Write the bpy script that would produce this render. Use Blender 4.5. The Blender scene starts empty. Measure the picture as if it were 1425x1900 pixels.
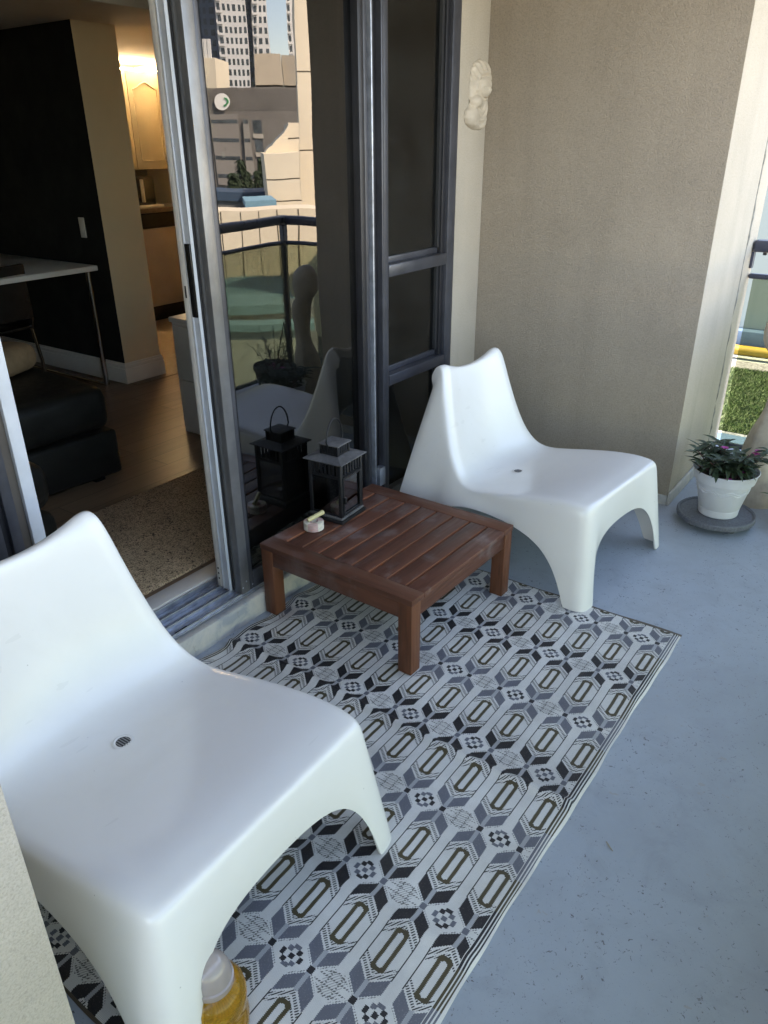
import bpy, bmesh, math, random
from math import radians, sin, cos, pi, tan, atan2, hypot
from mathutils import Vector, Matrix, noise

random.seed(7)
scene = bpy.context.scene
C = scene.collection

# ----------------------------------------------------------------- camera
F_PX = 1416.08                                   # focal length in pixels of the 1425 x 1900 photograph
YAW, PITCH, ROLL = 0.627077, 0.467038, -0.009701
CX_PX, CY_PX = 703.0, 979.07                    # principal point (the photograph is slightly cropped)
CAM = Vector((-1.60256, -1.04392, 1.48985))
fw = Vector((cos(PITCH) * cos(YAW), cos(PITCH) * sin(YAW), -sin(PITCH)))
rt = fw.cross(Vector((0, 0, 1))).normalized()
up = rt.cross(fw)
rt, up = rt * cos(ROLL) + up * sin(ROLL), up * cos(ROLL) - rt * sin(ROLL)
cam_d = bpy.data.cameras.new('camera')
cam = bpy.data.objects.new('camera', cam_d)
C.objects.link(cam)
cam.matrix_world = Matrix(((rt.x, up.x, -fw.x, CAM.x), (rt.y, up.y, -fw.y, CAM.y), (rt.z, up.z, -fw.z, CAM.z), (0, 0, 0, 1)))
cam_d.sensor_fit = 'VERTICAL'
cam_d.sensor_height = 36.0
cam_d.sensor_width = 27.0
cam_d.lens = F_PX / 1900 * 36.0
cam_d.shift_x = (712.5 - CX_PX) / 1900
cam_d.shift_y = (CY_PX - 950) / 1900
cam_d.clip_start = 0.02
cam_d.clip_end = 5000
scene.camera = cam

# ----------------------------------------------------------------- sky, sun, exposure
SUN_TO = Vector((0.02, 1.0, 0)).normalized()  # horizontal direction towards the sun: behind the building
SUN_EL = radians(48)
w = bpy.data.worlds.new('World')
scene.world = w
w.use_nodes = True
nt = w.node_tree
nt.nodes.clear()
sky = nt.nodes.new('ShaderNodeTexSky')
sky.sky_type = 'NISHITA'
sky.sun_disc = False
sky.sun_elevation = SUN_EL
sky.sun_rotation = atan2(SUN_TO.x, SUN_TO.y)
sky.air_density = 1.0
sky.dust_density = 0.5
sky.ozone_density = 1.2
bg = nt.nodes.new('ShaderNodeBackground')
bg.inputs[1].default_value = 0.15
wo = nt.nodes.new('ShaderNodeOutputWorld')
nt.links.new(sky.outputs[0], bg.inputs[0])
nt.links.new(bg.outputs[0], wo.inputs[0])
sl = bpy.data.lights.new('sun', 'SUN')
sl.energy = 5.0
sl.angle = radians(0.5)
sl.color = (1.0, 0.93, 0.82)
sun = bpy.data.objects.new('sun', sl)
C.objects.link(sun)
sd = Vector((SUN_TO.x * cos(SUN_EL), SUN_TO.y * cos(SUN_EL), sin(SUN_EL)))
sun.rotation_euler = sd.to_track_quat('Z', 'Y').to_euler()
sun.location = sd * 60
vs = scene.view_settings
vs.view_transform = 'Standard'
vs.look = 'None'
vs.gamma = 1.0
vs.use_curve_mapping = False
vs.exposure = 3.18
vs.use_white_balance = True                     # the phone's white balance for shade
vs.white_balance_temperature = 7800
vs.white_balance_tint = 19
scene.cycles.max_bounces = 10
scene.cycles.diffuse_bounces = 5
scene.cycles.glossy_bounces = 5
scene.cycles.transparent_max_bounces = 16
scene.cycles.transmission_bounces = 8

# ----------------------------------------------------------------- helpers
def link(o, parent=None):
    C.objects.link(o)
    if parent is not None:
        o.parent = parent
    return o

def empty(name, loc=(0, 0, 0), rz=0.0, label=None, cat=None, group=None):
    o = bpy.data.objects.new(name, None)
    o.empty_display_size = 0.05
    C.objects.link(o)
    o.location = loc
    o.rotation_euler = (0, 0, rz)
    tag(o, label, cat, group)
    return o

def tag(o, label=None, cat=None, group=None, kind=None):
    if label: o['label'] = label
    if cat: o['category'] = cat
    if group: o['group'] = group
    if kind: o['kind'] = kind
    return o

def obj(name, bm, mat=None, parent=None, smooth=None):
    me = bpy.data.meshes.new(name)
    bm.to_mesh(me)
    bm.free()
    if mat is not None:
        for m in (mat if isinstance(mat, (list, tuple)) else [mat]):
            me.materials.append(m)
    if smooth is not None:
        for p in me.polygons:
            p.use_smooth = True
        me.set_sharp_from_angle(angle=radians(smooth))
    return link(bpy.data.objects.new(name, me), parent)

def inst(o, name, parent=None, loc=None):
    c = bpy.data.objects.new(name, o.data)
    C.objects.link(c)
    c.parent = parent
    if loc is not None: c.location = loc
    return c

def add_box(bm, x0, x1, y0, y1, z0, z1, bev=0.0, seg=2, mi=0, mat=None):
    vs_ = [bm.verts.new(v) for v in ((x0, y0, z0), (x1, y0, z0), (x1, y1, z0), (x0, y1, z0), (x0, y0, z1), (x1, y0, z1), (x1, y1, z1), (x0, y1, z1))]
    fs = [bm.faces.new([vs_[i] for i in q]) for q in ((0, 3, 2, 1), (4, 5, 6, 7), (0, 1, 5, 4), (1, 2, 6, 5), (2, 3, 7, 6), (3, 0, 4, 7))]
    for f in fs: f.material_index = mi
    if mat is not None:
        bmesh.ops.transform(bm, matrix=mat, verts=vs_)
    if bev > 0:
        es = list({e for f in fs for e in f.edges})
        r = bmesh.ops.bevel(bm, geom=es, offset=bev, offset_type='OFFSET', segments=seg, profile=0.5, affect='EDGES', clamp_overlap=True)
        for f in r['faces']: f.material_index = mi
    return fs

def box(name, x0, x1, y0, y1, z0, z1, mat, parent=None, bev=0.0, seg=2):
    bm = bmesh.new()
    add_box(bm, min(x0, x1), max(x0, x1), min(y0, y1), max(y0, y1), min(z0, z1), max(z0, z1), bev, seg)
    return obj(name, bm, mat, parent, smooth=(40 if bev > 0 else None))

def add_lathe(bm, prof, n=32, cx=0.0, cy=0.0, mi=0, cap0=False, cap1=False):
    rings = []
    for r, z in prof:
        rings.append([bm.verts.new((cx + r * cos(2 * pi * k / n), cy + r * sin(2 * pi * k / n), z)) for k in range(n)])
    for a, b in zip(rings, rings[1:]):
        for k in range(n):
            f = bm.faces.new((a[k], a[(k + 1) % n], b[(k + 1) % n], b[k]))
            f.material_index = mi
    if cap0: bm.faces.new(list(reversed(rings[0]))).material_index = mi
    if cap1: bm.faces.new(rings[-1]).material_index = mi
    return rings

def lathe(name, prof, mat, parent=None, n=32, cx=0, cy=0, cap0=False, cap1=False, smooth=35):
    bm = bmesh.new()
    add_lathe(bm, prof, n, cx, cy, 0, cap0, cap1)
    bmesh.ops.recalc_face_normals(bm, faces=bm.faces)
    return obj(name, bm, mat, parent, smooth)

def add_tube(bm, pts, r, n=8, closed=False, mi=0):
    pts = [Vector(p) for p in pts]
    m = len(pts)
    rings = []
    ref = None
    for i, p in enumerate(pts):
        if closed: t = pts[(i + 1) % m] - pts[i - 1]
        else: t = pts[min(i + 1, m - 1)] - pts[max(i - 1, 0)]
        t.normalize()
        if ref is None:
            ref = t.orthogonal().normalized()
        ref = (ref - t * ref.dot(t))
        ref = ref.normalized() if ref.length > 1e-6 else t.orthogonal().normalized()
        b = t.cross(ref)
        rr = r[i] if isinstance(r, (list, tuple)) else r
        rings.append([bm.verts.new(p + (ref * cos(2 * pi * k / n) + b * sin(2 * pi * k / n)) * rr) for k in range(n)])
    for i in range(m if closed else m - 1):
        a, b = rings[i], rings[(i + 1) % m]
        for k in range(n):
            bm.faces.new((a[k], a[(k + 1) % n], b[(k + 1) % n], b[k])).material_index = mi
    if not closed:
        bm.faces.new(list(reversed(rings[0]))).material_index = mi
        bm.faces.new(rings[-1]).material_index = mi

def tube(name, pts, r, mat, parent=None, n=8, closed=False):
    bm = bmesh.new()
    add_tube(bm, pts, r, n, closed)
    return obj(name, bm, mat, parent, smooth=50)

def prism(name, poly, z0, z1, mat, parent=None):
    """vertical prism over a plan polygon (counter-clockwise)"""
    bm = bmesh.new()
    a = [bm.verts.new((x, y, z0)) for x, y in poly]
    b = [bm.verts.new((x, y, z1)) for x, y in poly]
    n = len(poly)
    for i in range(n):
        bm.faces.new((a[i], a[(i + 1) % n], b[(i + 1) % n], b[i]))
    bm.faces.new(b)
    bm.faces.new(list(reversed(a)))
    bmesh.ops.recalc_face_normals(bm, faces=bm.faces)
    return obj(name, bm, mat, parent)

# ----------------------------------------------------------------- shader expressions
class X:
    """operator overloading over math nodes"""
    nt = None
    def __init__(s, v): s.v = v
    @staticmethod
    def op(o, *a):
        n = X.nt.nodes.new('ShaderNodeMath')
        n.operation = o
        for i, q in enumerate(a):
            q = q.v if isinstance(q, X) else q
            if isinstance(q, (int, float)): n.inputs[i].default_value = q
            else: X.nt.links.new(q, n.inputs[i])
        return X(n.outputs[0])
    def __add__(s, o): return X.op('ADD', s, o)
    __radd__ = __add__
    def __sub__(s, o): return X.op('SUBTRACT', s, o)
    def __rsub__(s, o): return X.op('SUBTRACT', o, s)
    def __mul__(s, o): return X.op('MULTIPLY', s, o)
    __rmul__ = __mul__
    def __truediv__(s, o): return X.op('DIVIDE', s, o)
    def __lt__(s, o): return X.op('LESS_THAN', s, o)
    def __gt__(s, o): return X.op('GREATER_THAN', s, o)
    def __neg__(s): return X.op('MULTIPLY', s, -1.0)
    def abs(s): return X.op('ABSOLUTE', s)
    def floor(s): return X.op('FLOOR', s)
    def frac(s): return X.op('FRACT', s)
    def min(s, o): return X.op('MINIMUM', s, o)
    def max(s, o): return X.op('MAXIMUM', s, o)
    def pingpong(s, o): return X.op('PINGPONG', s, o)
    def sin(s): return X.op('SINE', s)

def new_mat(name):
    m = bpy.data.materials.new(name)
    m.use_nodes = True
    t = m.node_tree
    t.nodes.clear()
    out = t.nodes.new('ShaderNodeOutputMaterial')
    b = t.nodes.new('ShaderNodeBsdfPrincipled')
    t.links.new(b.outputs[0], out.inputs[0])
    return m, t, b, out

def tex_noise(t, scale, detail=3.0, rough=0.55, vec=None, dist=0.0):
    n = t.nodes.new('ShaderNodeTexNoise')
    n.inputs['Scale'].default_value = scale
    n.inputs['Detail'].default_value = detail
    n.inputs['Roughness'].default_value = rough
    n.inputs['Distortion'].default_value = dist
    if vec is not None: t.links.new(vec, n.inputs['Vector'])
    return n

def coords(t, kind='Object', scale=None):
    c = t.nodes.new('ShaderNodeTexCoord')
    if scale is None: return c.outputs[kind]
    m = t.nodes.new('ShaderNodeMapping')
    m.inputs['Scale'].default_value = scale
    t.links.new(c.outputs[kind], m.inputs['Vector'])
    return m.outputs[0]

def ramp(t, src, stops):
    r = t.nodes.new('ShaderNodeValToRGB')
    el = r.color_ramp.elements
    while len(el) < len(stops): el.new(0.5)
    for e, (p, c) in zip(el, stops):
        e.position = p
        e.color = (c[0], c[1], c[2], 1) if isinstance(c, (tuple, list)) else (c, c, c, 1)
    t.links.new(src, r.inputs[0])
    return r.outputs[0]

def mixc(t, fac, a, b, mode='MIX'):
    m = t.nodes.new('ShaderNodeMix')
    m.data_type = 'RGBA'
    m.blend_type = mode
    for i, s in ((0, fac), (6, a), (7, b)):
        s = s.v if isinstance(s, X) else s
        if isinstance(s, (int, float)): m.inputs[i].default_value = s
        elif isinstance(s, (tuple, list)): m.inputs[i].default_value = (s[0], s[1], s[2], 1)
        else: t.links.new(s, m.inputs[i])
    return m.outputs[2]

def bump(t, b, height, strength=0.3, dist=0.01):
    n = t.nodes.new('ShaderNodeBump')
    n.inputs['Strength'].default_value = strength
    n.inputs['Distance'].default_value = dist
    t.links.new(height, n.inputs['Height'])
    t.links.new(n.outputs[0], b.inputs['Normal'])
    return n

def simple(name, col, rough=0.5, metal=0.0, var=0.12, vscale=6.0, bstr=0.0, bscale=150.0, bdist=0.002, spec=0.5, kind='Object', coat=0.0):
    """plain paint / metal / fabric with uneven tone and fine relief"""
    m, t, b, out = new_mat(name)
    co = coords(t, kind)
    n = tex_noise(t, vscale, 4.0, 0.6, co)
    lo = tuple(max(0, c * (1 - var)) for c in col)
    hi = tuple(min(1, c * (1 + var)) for c in col)
    t.links.new(ramp(t, n.outputs[0], [(0.3, lo), (0.7, hi)]), b.inputs['Base Color'])
    b.inputs['Metallic'].default_value = metal
    b.inputs['Specular IOR Level'].default_value = spec
    b.inputs['Coat Weight'].default_value = coat
    n2 = tex_noise(t, vscale * 3, 3.0, 0.6, co)
    t.links.new(ramp(t, n2.outputs[0], [(0.3, max(0.02, rough * 0.85)), (0.7, min(1, rough * 1.15))]), b.inputs['Roughness'])
    if bstr > 0:
        nb = tex_noise(t, bscale, 4.0, 0.6, co)
        bump(t, b, nb.outputs[0], bstr, bdist)
    return m

def stucco(name, col, grain=210.0, strength=0.55):
    m, t, b, out = new_mat(name)
    co = coords(t)
    n1 = tex_noise(t, 1.6, 5.0, 0.6, co)
    n2 = tex_noise(t, grain, 3.0, 0.65, co, 0.4)
    n3 = tex_noise(t, 26.0, 3.0, 0.6, co)
    base = ramp(t, n1.outputs[0], [(0.28, tuple(c * 0.88 for c in col)), (0.72, tuple(c * 1.08 for c in col))])
    spk = ramp(t, n2.outputs[0], [(0.30, 0.80), (0.52, 1.0), (0.75, 1.10)])
    drip = tex_noise(t, 1.0, 5.0, 0.6, coords(t, 'Object', (5.0, 5.0, 0.55)), 0.3)
    base = mixc(t, 1.0, base, ramp(t, drip.outputs[0], [(0.30, 0.90), (0.5, 1.0), (0.72, 1.05)]), 'MULTIPLY')
    c2 = mixc(t, 1.0, base, spk, 'MULTIPLY')
    t.links.new(c2, b.inputs['Base Color'])
    b.inputs['Roughness'].default_value = 0.9
    b.inputs['Specular IOR Level'].default_value = 0.2
    X.nt = t
    h = X(n2.outputs[0]) * 0.75 + X(n3.outputs[0]) * 0.25
    bump(t, b, h.v, strength, 0.006)
    return m

def wood(name, col, axis=0, scale=1.0, rough=0.5, worn=0.35, darkc=None):
    m, t, b, out = new_mat(name)
    s = [14.0, 14.0, 14.0]
    s[axis] = 0.9
    co = coords(t, 'Object', tuple(q * scale for q in s))
    oi = t.nodes.new('ShaderNodeObjectInfo')
    ad = t.nodes.new('ShaderNodeVectorMath')
    ad.operation = 'ADD'
    t.links.new(co, ad.inputs[0])
    sc = t.nodes.new('ShaderNodeVectorMath')
    sc.operation = 'SCALE'
    sc.inputs[0].default_value = (31.0, 17.0, 23.0)
    t.links.new(oi.outputs['Random'], sc.inputs['Scale'])
    t.links.new(sc.outputs[0], ad.inputs[1])
    n1 = tex_noise(t, 2.2, 6.0, 0.65, ad.outputs[0], 1.2)
    n2 = tex_noise(t, 9.0, 3.0, 0.6, ad.outputs[0])
    dk = darkc or tuple(c * 0.5 for c in col)
    lt = tuple(min(1, c * 1.35) for c in col)
    c1 = ramp(t, n1.outputs[0], [(0.25, dk), (0.5, col), (0.8, lt)])
    gy = tex_noise(t, 7.0, 5.0, 0.65, coords(t))
    wm = ramp(t, gy.outputs[0], [(0.52, 0.0), (0.74, worn)])
    c2 = mixc(t, wm, c1, (0.24, 0.19, 0.17))
    tone = X.op
    X.nt = t
    v = X(oi.outputs['Random']) * 0.35 + 0.82
    vm = t.nodes.new('ShaderNodeVectorMath')
    vm.operation = 'SCALE'
    t.links.new(c2, vm.inputs[0])
    t.links.new(v.v, vm.inputs['Scale'])
    t.links.new(vm.outputs[0], b.inputs['Base Color'])
    t.links.new(ramp(t, n2.outputs[0], [(0.3, rough * 0.8), (0.7, min(1, rough * 1.25))]), b.inputs['Roughness'])
    b.inputs['Specular IOR Level'].default_value = 0.35
    bump(t, b, n1.outputs[0], 0.25, 0.002)
    return m

def glass_mat(name, tint, refl=1.0, ior=1.6, wave=0.0, wscale=2.0, dirt=0.0, base=0.0):
    """thin pane: fresnel mix of clear tinted transmission and mirror reflection"""
    m = bpy.data.materials.new(name)
    m.use_nodes = True
    t = m.node_tree
    t.nodes.clear()
    out = t.nodes.new('ShaderNodeOutputMaterial')
    tr = t.nodes.new('ShaderNodeBsdfTransparent')
    tr.inputs[0].default_value = (*tint, 1)
    gl = t.nodes.new('ShaderNodeBsdfGlossy')
    gl.inputs['Color'].default_value = (1, 1, 1, 1)
    gl.inputs['Roughness'].default_value = 0.0
    fr = t.nodes.new('ShaderNodeFresnel')
    fr.inputs['IOR'].default_value = ior
    X.nt = t
    fac = (X(fr.outputs[0]) * refl + base).min(1.0)
    mx = t.nodes.new('ShaderNodeMixShader')
    t.links.new(fac.v, mx.inputs[0])
    t.links.new(tr.outputs[0], mx.inputs[1])
    t.links.new(gl.outputs[0], mx.inputs[2])
    last = mx.outputs[0]
    if dirt > 0:
        df = t.nodes.new('ShaderNodeBsdfDiffuse')
        df.inputs[0].default_value = (0.5, 0.5, 0.48, 1)
        nd = tex_noise(t, 5.0, 6.0, 0.7, coords(t))
        md = t.nodes.new('ShaderNodeMixShader')
        t.links.new(ramp(t, nd.outputs[0], [(0.35, 0.0), (0.9, dirt)]), md.inputs[0])
        t.links.new(last, md.inputs[1])
        t.links.new(df.outputs[0], md.inputs[2])
        last = md.outputs[0]
    if wave > 0:
        co = coords(t, 'Object', (wscale * 1.7, wscale, wscale * 0.8))
        n = tex_noise(t, 1.0, 1.5, 0.4, co)
        bn = t.nodes.new('ShaderNodeBump')
        bn.inputs['Strength'].default_value = 1.0
        bn.inputs['Distance'].default_value = wave
        t.links.new(n.outputs[0], bn.inputs['Height'])
        t.links.new(bn.outputs[0], gl.inputs['Normal'])
    t.links.new(last, out.inputs[0])
    return m

def emit_mat(name, col, s):
    m = bpy.data.materials.new(name)
    m.use_nodes = True
    t = m.node_tree
    t.nodes.clear()
    o = t.nodes.new('ShaderNodeOutputMaterial')
    e = t.nodes.new('ShaderNodeEmission')
    e.inputs[0].default_value = (*col, 1)
    e.inputs[1].default_value = s
    t.links.new(e.outputs[0], o.inputs[0])
    return m

# ----------------------------------------------------------------- materials
M = {}
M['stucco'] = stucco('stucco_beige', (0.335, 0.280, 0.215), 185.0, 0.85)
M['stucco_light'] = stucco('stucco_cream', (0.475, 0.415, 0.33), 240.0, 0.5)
M['dark_alu'] = simple('dark_anodised_aluminium', (0.055, 0.057, 0.066), 0.35, 0.35, 0.25, 9.0, 0.12, 300.0)
M['black_alu'] = simple('black_aluminium', (0.018, 0.018, 0.021), 0.4, 0.3, 0.25, 9.0, 0.1, 300.0)
M['white_alu'] = simple('white_painted_aluminium', (0.50, 0.53, 0.56), 0.4, 0.1, 0.10, 8.0, 0.08, 250.0)
M['cream_alu'] = simple('cream_painted_aluminium', (0.56, 0.53, 0.48), 0.45, 0.0, 0.08, 8.0, 0.05, 250.0)
M['mill_alu'] = simple('mill_aluminium', (0.42, 0.45, 0.50), 0.38, 0.7, 0.25, 25.0, 0.15, 200.0)
M['grey_alu'] = simple('grey_anodised_aluminium', (0.155, 0.155, 0.155), 0.33, 0.5, 0.2, 9.0, 0.12, 300.0)
M['gasket'] = simple('black_rubber', (0.010, 0.010, 0.011), 0.6)
M['plastic'] = None
M['room_black'] = simple('black_wall_paint', (0.012, 0.012, 0.011), 0.75, 0, 0.2, 2.0, 0.1, 200)
M['room_beige'] = simple('beige_wall_paint', (0.70, 0.57, 0.38), 0.8, 0, 0.05, 2.0, 0.08, 220)
M['room_ceiling'] = simple('ceiling_paint', (0.68, 0.62, 0.54), 0.9, 0, 0.05, 2.0, 0.15, 180)
M['trim_white'] = simple('white_trim_paint', (0.74, 0.70, 0.62), 0.4, 0, 0.05)
M['cabinet'] = simple('cream_cabinet_lacquer', (0.50, 0.45, 0.34), 0.35, 0, 0.05)
M['leather'] = simple('black_leather', (0.011, 0.011, 0.010), 0.42, 0, 0.3, 12, 0.35, 120, 0.003)
M['white_laminate'] = simple('white_laminate', (0.70, 0.68, 0.63), 0.4, 0, 0.05)
M['appliance'] = simple('beige_appliance_steel', (0.36, 0.30, 0.25), 0.4, 0.2, 0.08)
M['black_gloss'] = simple('black_gloss', (0.008, 0.008, 0.008), 0.2, 0, 0.1)
M['counter'] = simple('brown_counter', (0.10, 0.075, 0.055), 0.35, 0, 0.3, 40)
M['chrome'] = simple('chrome', (0.55, 0.53, 0.50), 0.15, 1.0, 0.05)
M['brass'] = simple('dull_brass', (0.16, 0.13, 0.08), 0.35, 0.9, 0.2)
M['lantern'] = simple('black_lantern_metal', (0.016, 0.016, 0.017), 0.42, 0.4, 0.3, 30, 0.1, 300)
M['dust'] = simple('dusty_black_metal', (0.085, 0.082, 0.080), 0.75, 0.0, 0.45, 28, 0.25, 250)
M['stone'] = simple('weathered_stone', (0.42, 0.365, 0.29), 0.85, 0, 0.28, 9, 0.5, 90, 0.004)
M['terracotta'] = simple('terracotta', (0.30, 0.12, 0.07), 0.85, 0, 0.2, 12)
M['pot_white'] = simple('white_plastic_pot', (0.62, 0.63, 0.64), 0.45, 0, 0.07, 6)
M['pot_dark'] = simple('dark_planter', (0.035, 0.035, 0.038), 0.6, 0, 0.2, 8)
M['soil'] = simple('potting_soil', (0.030, 0.020, 0.014), 0.95, 0, 0.5, 60, 0.8, 90, 0.01)
M['galv'] = simple('grey_speckled_plastic', (0.115, 0.122, 0.135), 0.6, 0.0, 0.35, 140, 0.25, 160)
M['leaf'] = simple('dark_green_leaf', (0.028, 0.050, 0.022), 0.6, 0, 0.45, 25)
M['leaf2'] = simple('bright_green_leaf', (0.075, 0.13, 0.04), 0.5, 0, 0.35, 25)
M['stem'] = simple('reddish_stem', (0.09, 0.035, 0.035), 0.6)
M['flower'] = simple('magenta_petal', (0.40, 0.03, 0.22), 0.5)
M['marble'] = simple('cream_marble', (0.66, 0.60, 0.48), 0.35, 0, 0.15, 40)
M['marble_pink'] = simple('pink_marble', (0.55, 0.36, 0.32), 0.35, 0, 0.2, 40)
M['marble_yel'] = simple('yellow_onyx', (0.56, 0.48, 0.24), 0.3, 0, 0.15, 40)
M['plaque'] = simple('ivory_plaster', (0.50, 0.43, 0.335), 0.6, 0, 0.18, 14)
M['dark_rail'] = simple('slate_blue_rail_paint', (0.045, 0.05, 0.075), 0.3, 0.1, 0.15)
M['concrete_light'] = simple('pale_concrete', (0.48, 0.47, 0.44), 0.9, 0, 0.12, 3, 0.3, 60)

# ---- white moulded plastic of the chairs
m, t, b, out = new_mat('white_moulded_plastic')
co = coords(t)
n1 = tex_noise(t, 3.0, 4.0, 0.6, co)
n2 = tex_noise(t, 60.0, 3.0, 0.6, co)
c1 = ramp(t, n1.outputs[0], [(0.3, (0.715, 0.69, 0.635)), (0.7, (0.74, 0.722, 0.675))])
vo = t.nodes.new('ShaderNodeTexVoronoi')
vo.inputs['Scale'].default_value = 30.0
vo.inputs['Randomness'].default_value = 1.0
t.links.new(co, vo.inputs['Vector'])
X.nt = t
spot = (X(vo.outputs['Distance']) < 0.045) * (X(tex_noise(t, 14.0, 2.0, 0.5, co).outputs[0]) > 0.60)
c2 = mixc(t, spot * 0.45, c1, (0.20, 0.19, 0.17))
scr = tex_noise(t, 1.0, 2.0, 0.5, coords(t, 'Object', (7.0, 55.0, 30.0)), 0.4)
scr2 = tex_noise(t, 5.0, 2.0, 0.5, co)
scm = (X(scr.outputs[0]) > 0.70) * (X(scr2.outputs[0]) > 0.56)
c2 = mixc(t, scm * 0.10, c2, (0.35, 0.33, 0.28))
dirt = tex_noise(t, 2.2, 6.0, 0.7, co, 0.5)
c2 = mixc(t, ramp(t, dirt.outputs[0], [(0.55, 0.0), (0.8, 0.16)]), c2, (0.50, 0.46, 0.38))
t.links.new(c2, b.inputs['Base Color'])
t.links.new(ramp(t, n1.outputs[0], [(0.3, 0.15), (0.7, 0.23)]), b.inputs['Roughness'])
b.inputs['Specular IOR Level'].default_value = 0.5
b.inputs['Subsurface Weight'].default_value = 0.08
b.inputs['Subsurface Radius'].default_value = (0.012, 0.011, 0.010)
b.inputs['Subsurface Scale'].default_value = 0.4
M['plastic'] = m

# ---- painted concrete floor
m, t, b, out = new_mat('blue_grey_painted_concrete')
co = coords(t)
n1 = tex_noise(t, 1.7, 6.0, 0.62, co, 0.3)
n2 = tex_noise(t, 9.0, 5.0, 0.65, co, 0.6)
n3 = tex_noise(t, 75.0, 4.0, 0.7, co, 1.2)
n4 = tex_noise(t, 2.6, 3.0, 0.6, co)
base = ramp(t, n1.outputs[0], [(0.25, (0.300, 0.338, 0.378)), (0.5, (0.340, 0.388, 0.435)), (0.75, (0.362, 0.405, 0.448))])
stain = ramp(t, n2.outputs[0], [(0.28, 0.86), (0.5, 0.985), (0.8, 1.04)])
c1 = mixc(t, 1.0, base, stain, 'MULTIPLY')
X.nt = t
pits = (X(n3.outputs[0]) < 0.358) * (X(n4.outputs[0]) > 0.42)
c2 = mixc(t, pits * 0.75, c1, (0.075, 0.066, 0.06))
scuff = (X(tex_noise(t, 130.0, 2.0, 0.5, co, 2.5).outputs[0]) > 0.70) * (X(tex_noise(t, 4.0, 2.0, 0.5, co).outputs[0]) > 0.48)
c3 = mixc(t, scuff * 0.6, c2, (0.20, 0.16, 0.13))
worn = tex_noise(t, 0.8, 7.0, 0.7, co, 1.0)
c3 = mixc(t, ramp(t, worn.outputs[0], [(0.50, 0.0), (0.72, 0.38)]), c3, (0.265, 0.262, 0.258))
chip = (X(tex_noise(t, 34.0, 4.0, 0.6, co, 1.5).outputs[0]) > 0.685) * (X(worn.outputs[0]) > 0.50)
c3 = mixc(t, chip * 0.55, c3, (0.33, 0.31, 0.27))
t.links.new(c3, b.inputs['Base Color'])
t.links.new(ramp(t, n2.outputs[0], [(0.3, 0.42), (0.7, 0.62)]), b.inputs['Roughness'])
b.inputs['Specular IOR Level'].default_value = 0.4
X.nt = t
bump(t, b, (X(n2.outputs[0]) * 0.5 + X(n3.outputs[0]) * 0.5).v, 0.12, 0.004)
M['floor'] = m

# ---- worn painted concrete of the door kerb
m, t, b, out = new_mat('worn_painted_kerb')
co = coords(t)
n1 = tex_noise(t, 7.0, 6.0, 0.68, co, 0.8)
n2 = tex_noise(t, 22.0, 5.0, 0.7, co, 1.0)
c1 = ramp(t, n1.outputs[0], [(0.36, (0.30, 0.32, 0.33)), (0.46, (0.42, 0.41, 0.38)), (0.62, (0.50, 0.47, 0.41)), (0.72, (0.36, 0.33, 0.28))])
c2 = mixc(t, ramp(t, n2.outputs[0], [(0.62, 0.0), (0.72, 0.6)]), c1, (0.18, 0.16, 0.13))
t.links.new(c2, b.inputs['Base Color'])
b.inputs['Roughness'].default_value = 0.8
bump(t, b, n2.outputs[0], 0.4, 0.006)
M['kerb'] = m

# ---- interior laminate floor
m, t, b, out = new_mat('brown_laminate')
co = coords(t, 'Object', (1.2, 12.0, 1.0))
n1 = tex_noise(t, 2.5, 6.0, 0.65, co, 0.8)
br = t.nodes.new('ShaderNodeTexBrick')
br.inputs['Scale'].default_value = 1.0
br.inputs['Brick Width'].default_value = 1.2
br.inputs['Row Height'].default_value = 0.13
br.inputs['Mortar Size'].default_value = 0.0018
br.inputs['Color1'].default_value = (0.9, 0.9, 0.9, 1)
br.inputs['Color2'].default_value = (1.15, 1.15, 1.15, 1)
br.inputs['Mortar'].default_value = (0.3, 0.3, 0.3, 1)
t.links.new(coords(t), br.inputs['Vector'])
c1 = ramp(t, n1.outputs[0], [(0.25, (0.19, 0.115, 0.066)), (0.75, (0.29, 0.185, 0.11))])
t.links.new(mixc(t, 1.0, c1, br.outputs[0], 'MULTIPLY'), b.inputs['Base Color'])
b.inputs['Roughness'].default_value = 0.38
M['laminate'] = m

# ---- coarse woven door mat
m, t, b, out = new_mat('tan_woven_mat')
co = coords(t)
n1 = tex_noise(t, 90.0, 2.0, 0.5, co, 2.2)
n2 = tex_noise(t, 5.0, 3.0, 0.6, co)
c1 = ramp(t, n1.outputs[0], [(0.38, (0.09, 0.055, 0.032)), (0.47, (0.58, 0.40, 0.24)), (0.68, (0.74, 0.54, 0.345))])
c2 = mixc(t, 1.0, c1, ramp(t, n2.outputs[0], [(0.3, 0.85), (0.7, 1.1)]), 'MULTIPLY')
t.links.new(c2, b.inputs['Base Color'])
b.inputs['Roughness'].default_value = 0.95
bump(t, b, n1.outputs[0], 0.9, 0.01)
M['mat'] = m

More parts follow.
